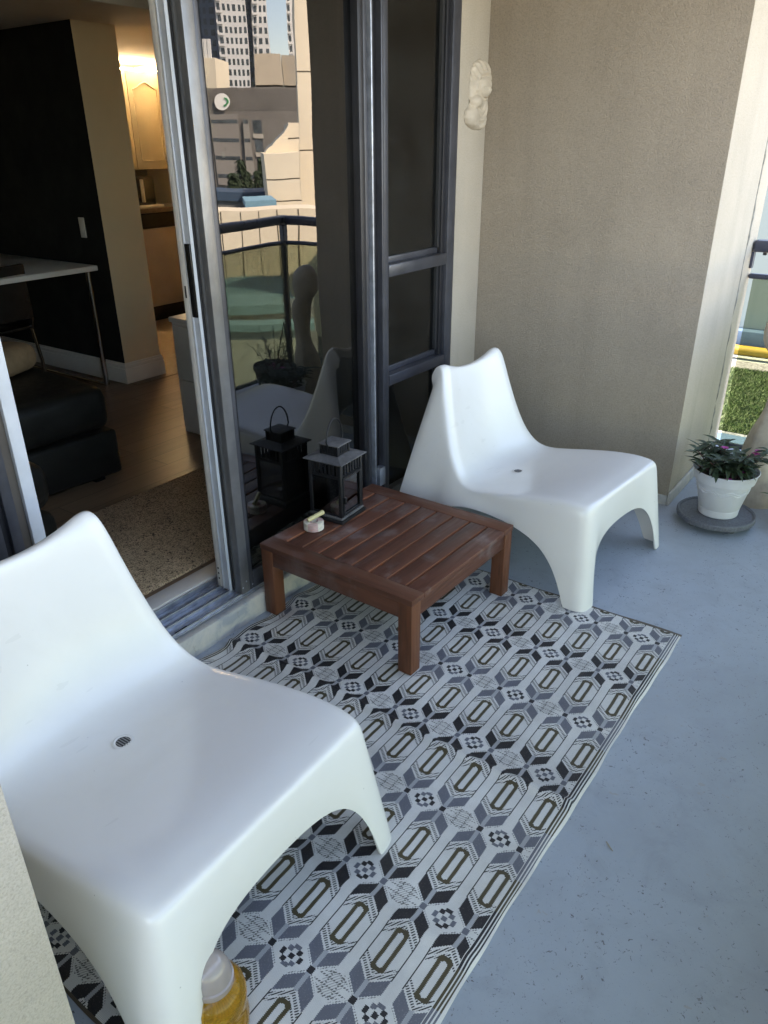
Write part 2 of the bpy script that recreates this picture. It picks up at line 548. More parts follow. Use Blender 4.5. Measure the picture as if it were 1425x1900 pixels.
# ---- woven plastic rug: pattern measured on the floor plane (metres)
def rug_material():
    m, t, b, out = new_mat('woven_patterned_rug')
    X.nt = t
    uv = t.nodes.new('ShaderNodeUVMap')
    uv.uv_map = 'UVMap'
    sp = t.nodes.new('ShaderNodeSeparateXYZ')
    t.links.new(uv.outputs[0], sp.inputs[0])
    x0, y0 = X(sp.outputs[0]), X(sp.outputs[1])
    # threads: quantise along x so that slanted edges step like a weave
    TH = 0.0019
    wob = X(tex_noise(t, 38.0, 2.0, 0.5, uv.outputs[0]).outputs[0]) - 0.5
    xq = (x0 / TH).floor() * TH
    par = ((x0 / TH).floor() * 0.5).frac() * 2.0           # 0 / 1 alternate threads
    y = y0 + wob * 0.0022 + (par - 0.5) * 0.0012
    x = xq + wob * 0.0016
    U, V = 0.2525, 0.1055
    k = ((x - 0.107) / U + 0.5).floor()
    u = (x - 0.107 - k * U).abs()                        # distance from the star row
    dark = (k * 0.5).frac() * 2.0                        # 1 on every second row
    dark = (dark - 0.5).abs() * 2.0
    dark = ((k * 0.5).frac() > 0.25)
    j = ((y + 0.252) / V + 0.5).floor()
    vs_ = y + 0.252 - j * V
    v = vs_.abs()
    wv = V / 2 - v                                        # distance from the band axis
    # colours
    WHITE, GREY, INK, OLIVE, LINE = (0.76, 0.745, 0.70), (0.155, 0.162, 0.190), (0.017, 0.016, 0.019), (0.080, 0.062, 0.026), (0.020, 0.018, 0.016)
    petal_c = mixc(t, dark, GREY, INK)
    centre_c = mixc(t, dark, INK, GREY)
    streak = X(tex_noise(t, 260.0, 2.0, 0.6, uv.outputs[0]).outputs[0])
    petal_c = mixc(t, (streak > 0.62) * 0.5, petal_c, mixc(t, dark, (0.30, 0.31, 0.35), (0.11, 0.095, 0.085)))
    col = WHITE
    # plain band (slightly different white) and its dark edge lines
    slope = 0.85
    up_edge = 0.0485 + slope * (v - 0.007)
    lo_edge = 0.0112 + slope * (v - 0.007)
    vl = (y0 + 0.252 - j * V).abs()
    line = ((vl - 0.0395).abs() < 0.0013) * (u > 0.074)
    col = mixc(t, line, col, LINE)
    # petals
    pet = (v > 0.0048) * (v < 0.0392) * (u > lo_edge) * (u < up_edge)
    col = mixc(t, pet, col, petal_c)
    # outlines of petals: thin dark dashes
    dash = ((y0 + x0 * 0.7) / 0.0064).frac()
    chev = (u - up_edge)
    d1 = ((chev - 0.0110).abs() < 0.0050) * (dash < 0.5) * (v < 0.0385)
    d2 = ((chev - 0.0245).abs() < 0.0030) * (dash > 0.45) * (v < 0.0385)
    bar = (v < 0.0045) * (u < 0.05)
    col = mixc(t, bar, col, (0.44, 0.45, 0.46))
    col = mixc(t, (d1 + d2).min(1.0), col, LINE)
    # bar through the centre, and the little square
    sq = (u < 0.0078) * (v < 0.0072)
    col = mixc(t, sq, col, centre_c)
    # loops
    lu = (U / 2 - u)                                      # distance from the loop axis
    oct_o = (lu.abs() + v * 0.75) < 0.0605
    outer = (lu.abs() < 0.0530) * (v < 0.0165) * oct_o
    oct_i = (lu.abs() + v * 0.75) < 0.0455
    inner = (lu.abs() < 0.0440) * (v < 0.0074) * oct_i
    col = mixc(t, outer, col, OLIVE)
    col = mixc(t, inner, col, WHITE)
    # diamonds between the squares (alternately ornament and ladder)
    jb = ((y + 0.252) / V).floor()
    odd = ((jb * 0.5).frac() > 0.25)
    hexm = (u < 0.85 * (0.0457 - wv) + 0.001) * (u < 0.0305)
    o1 = (u < 0.0062) * (wv < 0.0062)
    o2 = (u < 0.0185) * (u > 0.008) * ((wv - 0.0115).abs() < 0.0060)
    o3 = (u < 0.0255) * (u > 0.0165) * (wv < 0.0082)
    o4 = (u < 0.0072) * (wv > 0.017) * (wv < 0.027)
    orn_a = (o1 + o4 + o2 * ((vs_ * (x - 0.107 - k * U)) > 0)).min(1.0)
    orn_b = (o3 + o2 * ((vs_ * (x - 0.107 - k * U)) < 0)).min(1.0)
    col = mixc(t, orn_a * hexm * odd, col, centre_c)
    col = mixc(t, orn_b * hexm * odd, col, petal_c)
    l1 = ((((u - 0.0265 + wv * 0.35).abs() < 0.0020) + ((u - 0.0085).abs() < 0.0018)).min(1.0)) * (dash < 0.55)
    l2 = (((wv - 0.0125).abs() < 0.0019)) * (((x0 / 0.0062).frac()) < 0.5)
    l3 = ((dash - 0.5).abs() < 0.16) * (wv < 0.022) * (u < 0.024)
    col = mixc(t, ((l1 + l2 + l3 * 0.6).min(1.0)) * hexm * (1.0 - odd) * 0.85, col, LINE)
    # long edges: selvedge stripes that take the colour of the row
    e = (y0 + 0.62).min(0.60 - y0)
    loop_row = (u > 0.078)
    ec = mixc(t, loop_row, petal_c, OLIVE)
    es = ((e - 0.0215).abs() < 0.0028) + ((e - 0.0135).abs() < 0.0022) + ((e - 0.0068).abs() < 0.0015)
    col = mixc(t, (e < 0.026), col, WHITE)
    col = mixc(t, es.min(1.0) * (e < 0.026), col, ec)
    oline = ((u - lo_edge + 0.0042).abs() < 0.0011) * (v > 0.008) * (v < 0.036) * (dash < 0.6) * (e > 0.026)
    col = mixc(t, oline * 0.8, col, LINE)
    # short edge binding
    col = mixc(t, (x0 > 0.699), col, (0.115, 0.085, 0.058))
    col = mixc(t, (x0 < -1.21), col, (0.115, 0.085, 0.058))
    # threads: darker gaps, dirt
    gap = ((x0 / TH).frac() - 0.5).abs()
    gapm = (gap > 0.36)
    dirt = ramp(t, tex_noise(t, 4.0, 5.0, 0.65, uv.outputs[0]).outputs[0], [(0.3, 0.76), (0.62, 1.03)])
    col = mixc(t, gapm * 0.42, col, (0.06, 0.06, 0.065))
    col = mixc(t, 1.0, col, dirt, 'MULTIPLY')
    t.links.new(col, b.inputs['Base Color'])
    b.inputs['Roughness'].default_value = 0.5
    b.inputs['Specular IOR Level'].default_value = 0.4
    hh = (0.5 - gap) * 1.0 + streak * 0.4
    bump(t, b, hh.v, 0.5, 0.0016)
    return m
M['rug'] = rug_material()

M['door_glass'] = glass_mat('tinted_door_glass', (0.13, 0.145, 0.14), 1.4, 1.5, 0.0011, 2.2, 0.012, 0.012)
M['win_glass'] = glass_mat('window_glass', (0.62, 0.65, 0.62), 1.0, 1.5, 0.0008, 2.0, 0.015)
M['lan_glass'] = glass_mat('lantern_glass', (0.95, 0.98, 0.985), 2.2, 1.5, 0.0, 1.0, 0.0, 0.08)
M['rail_glass'] = glass_mat('grey_tinted_railing_glass', (0.62, 0.65, 0.57), 0.4, 1.5)

# ----------------------------------------------------------------- key planes of the balcony (metres)
FARX = 1.732        # far partition wall
NEARX = -1.31       # near partition corner
ENDY = -0.255       # free end of both partitions
GLY = 0.682          # glass plane of the patio door
JAMBY = 0.775       # stucco beside the window
FLZ = 0.10          # indoor floor level
TOPZ = 2.45         # balcony ceiling
RAILY, RAILX = -1.170, 2.62

# ----------------------------------------------------------------- setting: slab, ceiling, ground
def structure(o): return tag(o, kind='structure')

structure(box('balcony_floor', -4.6, 2.69, -1.25, 0.66, -0.18, 0.0, M['floor']))
structure(box('balcony_ceiling', -4.6, 2.69, -1.25, 2.60, TOPZ, TOPZ + 0.2, M['concrete_light']))
structure(box('kerb', NEARX + 0.002, FARX - 0.002, 0.635, 0.665, -0.10, 0.082, M['kerb'], None, 0.006))
structure(box('kerb', NEARX + 0.002, FARX - 0.002, 0.668, 0.93, -0.10, 0.078, M['kerb']))

# partitions of the balcony bay
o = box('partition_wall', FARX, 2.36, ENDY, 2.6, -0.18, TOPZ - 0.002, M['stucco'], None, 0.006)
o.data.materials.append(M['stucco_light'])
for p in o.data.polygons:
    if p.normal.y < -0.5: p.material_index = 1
tag(o, 'beige stucco partition wall behind the chair by the window', 'wall')
o = box('partition_wall', NEARX - 0.62, NEARX, ENDY, 2.6, -0.18, TOPZ - 0.002, M['stucco_light'], None, 0.006)
tag(o, 'pale grainy stucco partition wall beside the chair near the open door', 'wall')
o = box('door_wall', 1.352, FARX - 0.002, JAMBY, 1.05, 0.0, TOPZ - 0.003, M['stucco_light'], None, 0.003)
tag(o, 'narrow cream stucco wall strip between the window and the corner', 'wall')
# building that stands behind and above the balcony (keeps the sun off it)
bld = empty('apartment_building', (0, 6, -6), 0, 'beige apartment block that the balcony belongs to', 'building')
def bpart(*a, **k):
    o = box(*a, **k)
    o.parent = bld
    o.matrix_parent_inverse = Matrix.Translation((0, -6, 6))
    return o
bpart('upper_storey', -9.0, 3.6, 0.30, 10.0, TOPZ + 0.21, 5.6, M['stucco'])
bpart('balcony_slab', -9.0, 2.69, -1.25, 0.28, TOPZ + 2.7, TOPZ + 2.9, M['concrete_light'])
bpart('lower_storey', -9.0, 3.6, 0.30, 10.0, -6.0, -0.25, M['stucco'])
bpart('facade_strip', 2.662, 3.40, 0.06, 0.28, -0.24, TOPZ - 0.002, M['stucco_light'])
bpart('side_wall', 3.42, 3.60, 0.30, 10.0, -0.24, TOPZ + 0.20, M['stucco'])
bpart('rear_wall', -9.0, 3.41, 9.8, 10.0, -0.24, TOPZ + 0.20, M['stucco'])
bpart('end_wall', -9.0, -8.8, 0.30, 9.79, -0.24, TOPZ + 0.20, M['stucco'])
bpart('facade_strip', 2.372, 2.66, -0.235, 0.28, -0.24, TOPZ - 0.002, M['stucco_light'])
bpart('facade_strip', -8.7, NEARX - 0.64, -0.205, 0.28, -0.24, TOPZ - 0.002, M['stucco_light'])
M['sealant'] = simple('grey_sealant', (0.20, 0.19, 0.16), 0.8, 0, 0.4, 40, 0.6, 80, 0.01)
bm = bmesh.new()
pts = []
random.seed(11)
for i in range(60):
    z = -0.02 + i * (TOPZ - 0.02) / 59
    pts.append((2.367 + random.uniform(-.003, .003), -0.247 + random.uniform(-.004, .004), z))
add_tube(bm, pts, [0.010 + random.uniform(-.002, .004) for _ in pts], 7)
o = obj('sealant_bead', bm, M['sealant'], bld, 60)
o.matrix_parent_inverse = Matrix.Translation((0, -6, 6))
# render skirting at the foot of the far partition
bm = bmesh.new()
add_box(bm, FARX - 0.012, 2.35, ENDY - 0.012, ENDY - 0.0005, 0.0, 0.06, 0.004)
add_box(bm, FARX - 0.012, FARX - 0.0005, ENDY + 0.0005, 0.62, 0.0, 0.045, 0.004)
structure(obj('wall_skirting', bm, M['kerb'], None, 40))

# ----------------------------------------------------------------- rug
def build_rug():
    bm = bmesh.new()
    x0, x1, y0, y1 = -1.215, 0.713, -0.62, 0.60
    nx, ny = 190, 122
    uvl = bm.loops.layers.uv.new('UVMap')
    grid = []
    for i in range(nx + 1):
        row = []
        for jx in range(ny + 1):
            x = x0 + (x1 - x0) * i / nx
            y = y0 + (y1 - y0) * jx / ny
            h = 0.0055 + 0.0040 * (noise.noise(Vector((x * 3.2, y * 3.0, 0.3))) + 0.5) + 0.0020 * (noise.noise(Vector((x * 11, y * 7.0, 1.3))) + 0.4)
            # cross folds left from packing, fading towards the railing side
            for fx, a, s in ((-0.20, 0.014, 0.013), (0.30, 0.004, 0.03), (-0.70, 0.007, 0.022)):
                h += a * math.exp(-((x - fx - 0.01 * sin(y * 5)) / s) ** 2)
            # ripples where the rug meets the kerb
            k = max(0.0, (y - 0.30) / 0.30)
            h += 0.010 * k * k * (1 + sin(x * 26 + 2 * sin(y * 7)))
            # lies flat under the table and chair feet
            for lx, ly, r in ((0.03, 0.03, .09), (0.6, 0.02, .09), (0.045, 0.6, .08), (-0.53, -0.28, .10), (0.64, -0.27, .10), (-1.21, -.30, .1)):
                d = hypot(x - lx, y - ly)
                if d < r: h = 0.005 + (h - 0.005) * (d / r) ** 2
            ed = min(x - x0, x1 - x, y - y0, y1 - y)
            if ed < 0.004: h = min(h, 0.0055) - 0.001
            xx = x + (0.0025 * sin(y * 21) if i in (0, nx) else 0)
            yy = y + (0.0022 * sin(x * 9) + 0.0012 * sin(x * 31) if jx in (0, ny) else 0)
            if jx == ny: yy += 0.010 * sin(x * 13)
            row.append((bm.verts.new((xx, yy, h)), x, y))
        grid.append(row)
    for i in range(nx):
        for jx in range(ny):
            q = (grid[i][jx], grid[i + 1][jx], grid[i + 1][jx + 1], grid[i][jx + 1])
            f = bm.faces.new([a[0] for a in q])
            for lp, a in zip(f.loops, q): lp[uvl].uv = (a[1], a[2])
    ring = [grid[i][0] for i in range(nx + 1)] + [grid[nx][jx] for jx in range(1, ny + 1)] + [grid[i][ny] for i in range(nx - 1, -1, -1)] + [grid[0][jx] for jx in range(ny - 1, 0, -1)]
    low = [bm.verts.new((a[0].co.x, a[0].co.y, 0.0008)) for a in ring]
    n = len(ring)
    for i in range(n):
        f = bm.faces.new((ring[i][0], low[i], low[(i + 1) % n], ring[(i + 1) % n][0]))
        for lp, a in zip(f.loops, (ring[i], ring[i], ring[(i + 1) % n], ring[(i + 1) % n])): lp[uvl].uv = (a[1], a[2])
    o = obj('outdoor_rug', bm, M['rug'], None, 70)
    return tag(o, 'white woven rug with grey and black stars and olive loops under the low table', 'rug')
build_rug()

# ----------------------------------------------------------------- moulded lounge chairs
def build_chair_mesh():
    # stations of the sheet from the front edge over the seat up the back: v (depth), z, half width, centre sag, crown
    st = [(.085, .374, .262, .000), (.130, .380, .268, .004), (.250, .366, .274, .012), (.380, .340, .274, .016), (.480, .320, .268, .018),
          (.545, .314, .260, .020), (.590, .336, .248, .026), (.628, .395, .233, .030), (.662, .480, .217, .030), (.692, .580, .199, .026),
          (.716, .668, .183, .020), (.730, .712, .172, .016), (.750, .732, .168, .014), (.778, .724, .166, .010), (.792, .690, .168, .006)]
    bot_side = [(.352, .000, .000), (.351, .078, .000), (.340, .122, .112), (.330, .205, .208), (.326, .340, .248), (.326, .485, .258), (.330, .600, .245),
                (.338, .680, .165), (.348, .735, .000), (.352, .905, .000), (.276, .838, .360), (.207, .782, .640), (.203, .786, .646), (.199, .790, .650), (.195, .794, .652)]
    fr = [-1, -.9, -.78, -.62, -.42, -.15, .15, .42, .62, .78, .9, 1]
    bot_front = {1: (.352, 0, 0), .9: (.276, -.002, 0), .78: (.256, .018, .110), .62: (.220, .038, .186), .42: (.150, .047, .226), .15: (.055, .050, .238)}
    bm = bmesh.new()
    n, mcol = len(st), len(fr)
    V = {}
    for i, (v, z, a, sag) in enumerate(st):
        j0 = max(i - 1, 0); j1 = min(i + 1, n - 1)
        tv, tz = st[j1][0] - st[j0][0], st[j1][1] - st[j0][1]
        L = hypot(tv, tz)
        nv, nz = -tz / L, tv / L                  # normal towards the sitter
        if i >= 12: nv, nz = 0.0, 1.0
        for jx, f in enumerate(fr):
            s = sag * (1 - f * f) ** 1.2
            dz = 0.0
            if i >= 9:                            # ears: top edge dips in the middle
                dz = -0.022 * min(1, (i - 8) / 4) * (1 - abs(f) ** 2.2)
            V[i, jx] = bm.verts.new((a * f, v - nv * s, z - nz * s + dz))
    for i in range(n - 1):
        for jx in range(mcol - 1):
            bm.faces.new((V[i, jx], V[i, jx + 1], V[i + 1, jx + 1], V[i + 1, jx]))
    OUT = 0.034
    FR = (0.13, 0.50, 0.90, 1.0)
    def chain(P, Cn, B, bulge):
        rows = [P, bm.verts.new(Cn)]
        a = Vector(Cn); bb = Vector(B)
        for q in FR:
            pt = a.lerp(bb, q)
            pt += Vector(bulge) * (4 * q * (1 - q))
            rows.append(bm.verts.new(pt))
        return rows
    corner = {}
    for sgn in (-1, 1):
        v, z, a, _ = st[0]
        corner[sgn] = chain(V[0, 0 if sgn < 0 else mcol - 1], (sgn * (a + OUT * .9), v - OUT * .9, z - .002), (sgn * .352, 0, 0), (0, 0, 0))
    # front apron
    front = []
    for jx, f in enumerate(fr):
        if jx == 0: front.append(corner[-1]); continue
        if jx == mcol - 1: front.append(corner[1]); continue
        v, z, a, _ = st[0]
        B = bot_front[abs(f)]
        front.append(chain(V[0, jx], (f * (a + OUT * .9), v - OUT, z), (math.copysign(B[0], f), B[1], B[2]), (0, -0.004, 0)))
    K = len(front[0])
    for jx in range(mcol - 1):
        for k in range(K - 1):
            bm.faces.new((front[jx][k], front[jx][k + 1], front[jx + 1][k + 1], front[jx + 1][k]))
    for sgn in (-1, 1):
        cols = [corner[sgn]]
        for i in range(1, n):
            v, z, a, _ = st[i]
            P = V[i, 0 if sgn < 0 else mcol - 1]
            w_ = 1.0 if i < 12 else (0.85, 0.75, 0.7)[i - 12]
            Cn = (sgn * (a + OUT * w_), P.co.y + (0.006 if i > 6 else 0), P.co.z - 0.002)
            B = bot_side[i]
            cols.append(chain(P, Cn, (sgn * B[0], B[1], B[2]), (sgn * 0.004, 0, 0)))
        for i in range(n - 1):
            for k in range(K - 1):
                q = (cols[i][k], cols[i + 1][k], cols[i + 1][k + 1], cols[i][k + 1])
                bm.faces.new(q if sgn < 0 else tuple(reversed(q)))
    bmesh.ops.recalc_face_normals(bm, faces=bm.faces)
    # make sure the seat normals point up
    up_f = [f for f in bm.faces if abs(f.calc_center_median().x) < .1 and .2 < f.calc_center_median().y < .45]
    if up_f and up_f[0].normal.z < 0:
        bmesh.ops.reverse_faces(bm, faces=bm.faces)
    sharp = [i for i, q in enumerate(bm.verts) if q.co.z < 1e-5 and not (abs(abs(q.co.x) - .352) < 1e-4 and abs(q.co.y) < 1e-4)]
    me = bpy.data.meshes.new('shell')
    bm.to_mesh(me)
    bm.free()
    cr = me.attributes.new('crease_vert', 'FLOAT', 'POINT')
    for i in sharp: cr.data[i].value = 0.9
    for p in me.polygons: p.use_smooth = True
    me.materials.append(M['plastic'])
    tmp = bpy.data.objects.new('shell_tmp', me)
    C.objects.link(tmp)
    s = tmp.modifiers.new('sub', 'SUBSURF')
    s.levels = 3
    s.render_levels = 3
    so = tmp.modifiers.new('sol', 'SOLIDIFY')
    so.thickness = 0.0065
    so.offset = -1
    so.use_rim = True
    dg = bpy.context.evaluated_depsgraph_get()
    fin = bpy.data.meshes.new_from_object(tmp.evaluated_get(dg))
    fin.name = 'shell'
    bpy.data.objects.remove(tmp)
    for p in fin.polygons: p.use_smooth = True
    fin.set_sharp_from_angle(angle=radians(50))
    return fin

shell = build_chair_mesh()
def seat_z(u, v):
    best = -1
    for p in shell.vertices:
        if abs(p.co.x - u) < .012 and abs(p.co.y - v) < .012 and p.co.z > best: best = p.co.z
    return best
M['grille'] = simple('shaded_grille', (0.22, 0.22, 0.22), 0.5)
M['drain_shade'] = simple('drain_shadow', (0.012, 0.012, 0.012), 0.6)
HZ = seat_z(0, .50)
def ring_mesh():
    bm = bmesh.new()
    add_lathe(bm, [(.0245, .0002), (.020, .0022), (.0165, .0005), (.0160, -.003)], 28)
    return bm
def make_chair(loc, rz, label):
    r = empty('lounge_chair', loc, rz, label, 'chair', 'moulded lounge chairs')
    link(bpy.data.objects.new('shell', shell), r)
    d = lathe('drain_shade_disc', [(.0001, .0006), (.0165, .0006)], M['drain_shade'], r, 24)  # flat black disc painted as the shade inside the drain
    d.location = (0, .50, HZ)
    g = obj('drain_rim', ring_mesh(), M['plastic'], r, 40)
    g.location = (0, .50, HZ)
    bm = bmesh.new()
    for k in range(-2, 3):
        add_box(bm, k * .0062 - .0011, k * .0062 + .0011, -math.sqrt(.0158 ** 2 - (k * .0062) ** 2), math.sqrt(.0158 ** 2 - (k * .0062) ** 2), .0009, .0016)
    g2 = obj('drain_grille', bm, M['grille'], d)
    return r
make_chair((-0.872, -0.318, 0.006), radians(1.5), 'white moulded plastic lounge chair with its back to the open doorway')
make_chair((0.985, -0.330, 0.004), radians(-5.0), 'white moulded plastic lounge chair standing before the window and stucco corner')

# ----------------------------------------------------------------- low slatted table
TABZ = 0.28
WX, WY, WZ = wood('stained_wood_x', (0.108, 0.040, 0.024), 0, 1.0, 0.45, 0.70), wood('stained_wood_y', (0.108, 0.040, 0.022), 1, 1.0, 0.42, 0.40), wood('stained_wood_z', (0.135, 0.048, 0.022), 2, 1.0, 0.4, 0.10)
WE = wood('bare_wood_edge', (0.20, 0.068, 0.030), 0, 1.0, 0.55, 0.05)
tb = empty('coffee_table', (0, 0, 0.0065), radians(-1.354), 'low square reddish brown slatted wooden table on the rug', 'table')
S = 0.63
H = TABZ - 0.0065
TH_ = 0.020
for xa in (0.0, S - 0.066):
    box('end_board', xa, xa + 0.066, 0.0, S, H - TH_, H, WY, tb, 0.0025)
ns = 9
gap = 0.0070
wsl = (S - gap * (ns - 1)) / ns
random.seed(5)
for k in range(ns):
    ya = k * (wsl + gap)
    dz = random.uniform(-.0015, .0008)
    box('slat', 0.0668, S - 0.0668, ya + (0.0005 if k else 0.0), ya + wsl, H - TH_ + dz, H - 0.001 + dz, WX, tb, 0.0022)
    sl_ = [c for c in tb.children][-1]
    sl_.data.materials.append(WE)
    for p in sl_.data.polygons:
        if abs(p.normal.y) > 0.35 and 0 < k < ns - 1 or (p.normal.y > .35 and k == 0) or (p.normal.y < -.35 and k == ns - 1): p.material_index = 1
for ya in (0.008, S - 0.030):
    box('apron', 0.050, S - 0.050, ya, ya + 0.022, H - 0.078, H - TH_ - 0.0006, WX, tb, 0.002)
for xa in (0.006, S - 0.028):
    box('apron', xa, xa + 0.022, 0.050, S - 0.050, H - 0.078, H - TH_ - 0.0006, WY, tb, 0.002)
for cx in (0.002, S - 0.052):
    for cy in (0.002, S - 0.052):
        box('leg', cx, cx + 0.050, cy, cy + 0.050, 0.0, H - TH_ - 0.0004, WZ, tb, 0.0025)
for xa in (0.20, 0.38):
    box('cross_bar', xa, xa + 0.03, 0.031, S - 0.031, H - 0.050, H - TH_ - 0.003, WY, tb)

# ----------------------------------------------------------------- lantern
def build_lantern():
    L = empty('lantern', (0.351, 0.560, TABZ + 0.0005), radians(3.9), 'black metal candle lantern with glass panes and a wire loop on the table', 'lantern')
    s = 0.077
    bl, du = M['lantern'], M['dust']
    box('base', -s, s, -s, s, 0.0, 0.012, bl, L, 0.002)
    box('base_ledge', -s + .006, s - .006, -s + .006, s - .006, 0.0125, 0.022, du, L, 0.002)
    a = 0.063
    z0, z1, zt = 0.0225, 0.165, 0.224
    for sx in (-1, 1):
        for sy in (-1, 1):
            box('corner_post', sx * a - .006, sx * a + .006, sy * a - .006, sy * a + .006, z0, zt, bl, L, 0.001)
    pane_bm = None
    for k in range(4):
        R = Matrix.Rotation(k * pi / 2, 4, 'Z')
        bm = bmesh.new()
        add_box(bm, -a + .0065, a - .0065, -a - .003, -a + .003, z1, z1 + .010, mat=R)
        obj('frame_bar', bm, bl, L)
        bm = bmesh.new()
        add_box(bm, -a + .0065, a - .0065, -a - .003, -a + .003, z0, z0 + .007, mat=R)
        obj('frame_bar', bm, bl, L)
        bm = bmesh.new()
        add_box(bm, -a + .0062, a - .0062, -a - .001, -a + .001, z0 + .0072, z1 - .0002, mat=R)
        obj('glass_pane', bm, M['lan_glass'], L)
        bm = bmesh.new()
        for q in range(7):
            xx = -a + .012 + q * (2 * a - .024) / 6
            add_box(bm, xx - .0042, xx + .0042, -a - .002, -a + .002, z1 + .0105, zt - .001, mat=R)
        obj('vent_grille', bm, bl, L)
    # hinged door frame on the side facing the railing end
    bm = bmesh.new()
    for xx in (-a + .010, a - .010):
        add_box(bm, xx - .004, xx + .004, -a - .008, -a - .0035, z0 + .004, z1 + .006)
    for zz in (z0 + .004, z1 + .000):
        add_box(bm, -a + .0142, a - .0142, -a - .008, -a - .0035, zz, zz + .008)
    dr = obj('door_frame', bm, bl, L)
    box('latch', -a + .006, -a + .016, -a - .016, -a - .0085, 0.075, 0.098, bl, dr, 0.001)
    # roof: low pyramid with a turned edge
    bm = bmesh.new()
    r0, r1 = 0.081, 0.043
    lv = []
    for r, z in ((r0, zt + .0005), (r0, zt + .004), (r1, zt + .013), (.038, zt + .0135)):
        lv.append([bm.verts.new((x * r, y * r, z)) for x, y in ((-1, -1), (1, -1), (1, 1), (-1, 1))])
    for A_, B_ in zip(lv, lv[1:]):
        for k in range(4): bm.faces.new((A_[k], A_[(k + 1) % 4], B_[(k + 1) % 4], B_[k]))
    bm.faces.new(list(reversed(lv[0])))
    bm.faces.new(lv[-1])
    obj('roof', bm, du, L)
    zc = zt + .0145
    c = 0.034
    for sx in (-1, 1):
        for sy in (-1, 1):
            box('chimney_post', sx * c - .004, sx * c + .004, sy * c - .004, sy * c + .004, zc, zc + .034, bl, L)
    for k in range(4):
        R = Matrix.Rotation(k * pi / 2, 4, 'Z')
        bm = bmesh.new()
        add_box(bm, -c + .0045, c - .0045, -c - .002, -c + .002, zc, zc + .005, mat=R)
        for q in range(5):
            xx = -c + .012 + q * (2 * c - .024) / 4
            add_box(bm, xx - .004, xx + .004, -c - .0015, -c + .0015, zc + .0052, zc + .0338, mat=R)
        obj('chimney_grille', bm, bl, L)
    box('chimney_core', -.020, .020, -.020, .020, zc, zc + .033, M['gasket'], L)
    box('cap', -.043, .043, -.043, .043, zc + .0345, zc + .0395, du, L, 0.002)
    zz = zc + .022
    pts = [(-.050 + 0.0 * k, 0, zz) for k in range(1)]
    arc = []
    for k in range(25):
        th = pi * k / 24
        arc.append((-.050 * cos(th) if k not in (0, 24) else math.copysign(.041, -cos(th)), 0.0, zz + .012 + .088 * sin(th) ** 0.9))
    tube('handle', [(-.040, 0, zz)] + arc + [(.040, 0, zz)], 0.0027, bl, L, 8)
    return L
build_lantern()
cd = empty('candle', (0.362, 0.566, TABZ + 0.0232), 0, 'small candle in a blue glass inside the lantern', 'candle')
M['blue_glass'] = simple('blue_glass', (0.05, 0.11, 0.36), 0.15, 0, 0.15)
M['wax'] = simple('cream_wax', (0.55, 0.47, 0.28), 0.6)
lathe('glass_cup', [(.0001, 0), (.020, 0), (.022, .004), (.023, .052), (.021, .052), (.0205, .047)], M['blue_glass'], cd, 24)
lathe('wax', [(.0001, .048), (.020, .047), (.0201, .040)], M['wax'], cd, 20)

# ----------------------------------------------------------------- little stone mortar with its pestle
mo = empty('stone_mortar', (0.0, 0.0, TABZ + 0.0004), 0, 'tiny pink and cream stone bowl beside the lantern', 'bowl')
mo.location = (0.205, 0.548, TABZ + 0.0004)
for k, zz in enumerate((0.0, 0.0152)):
    for q in range(6):
        bm = bmesh.new()
        a0, a1 = 2 * pi * q / 6 + .1, 2 * pi * (q + 1) / 6 + .1
        r_i, r_o = .017, .0355
        ss = 6
        vin, vout = [], []
        for h in (zz + .0002, zz + .002, zz + .0132, zz + .015):
            off = -.0025 if h in (zz + .0002, zz + .015) else 0
            vout.append([bm.verts.new(((r_o + off) * cos(a0 + (a1 - a0) * i / ss), (r_o + off) * sin(a0 + (a1 - a0) * i / ss), h)) for i in range(ss + 1)])
        for h in (zz + .0002, zz + .015):
            vin.append([bm.verts.new((r_i * cos(a0 + (a1 - a0) * i / ss), r_i * sin(a0 + (a1 - a0) * i / ss), h)) for i in range(ss + 1)])
        for A_, B_ in zip(vout, vout[1:]):
            for i in range(ss): bm.faces.new((A_[i], A_[i + 1], B_[i + 1], B_[i]))
        for i in range(ss):
            bm.faces.new((vout[-1][i], vout[-1][i + 1], vin[1][i + 1], vin[1][i]))
            bm.faces.new((vin[1][i], vin[1][i + 1], vin[0][i + 1], vin[0][i]))
        obj('stone_segment', bm, M['marble_pink'] if q % 2 else M['marble'], mo, 30)
lathe('well_floor', [(.0001, .004), (.0172, .0045)], M['marble_pink'], mo, 18)
pe = tube('stone_pestle', [(-.022, -.004, .0), (-.012, -.002, .0025), (.0, .0, .0055), (.006, .001, .007), (.010, .002, .008), (.022, .004, .011), (.036, .007, .0145), (.040, .008, .0155)],
          [.0075, .0082, .0078, .0072, .0086, .0078, .0090, .0070], M['marble_yel'], None, 14)
pe.location = (0.205, 0.548, TABZ + 0.0385)
pe.rotation_euler = (0, 0, radians(-32))
tag(pe, 'short yellow stone pestle lying across the tiny bowl', 'pestle')

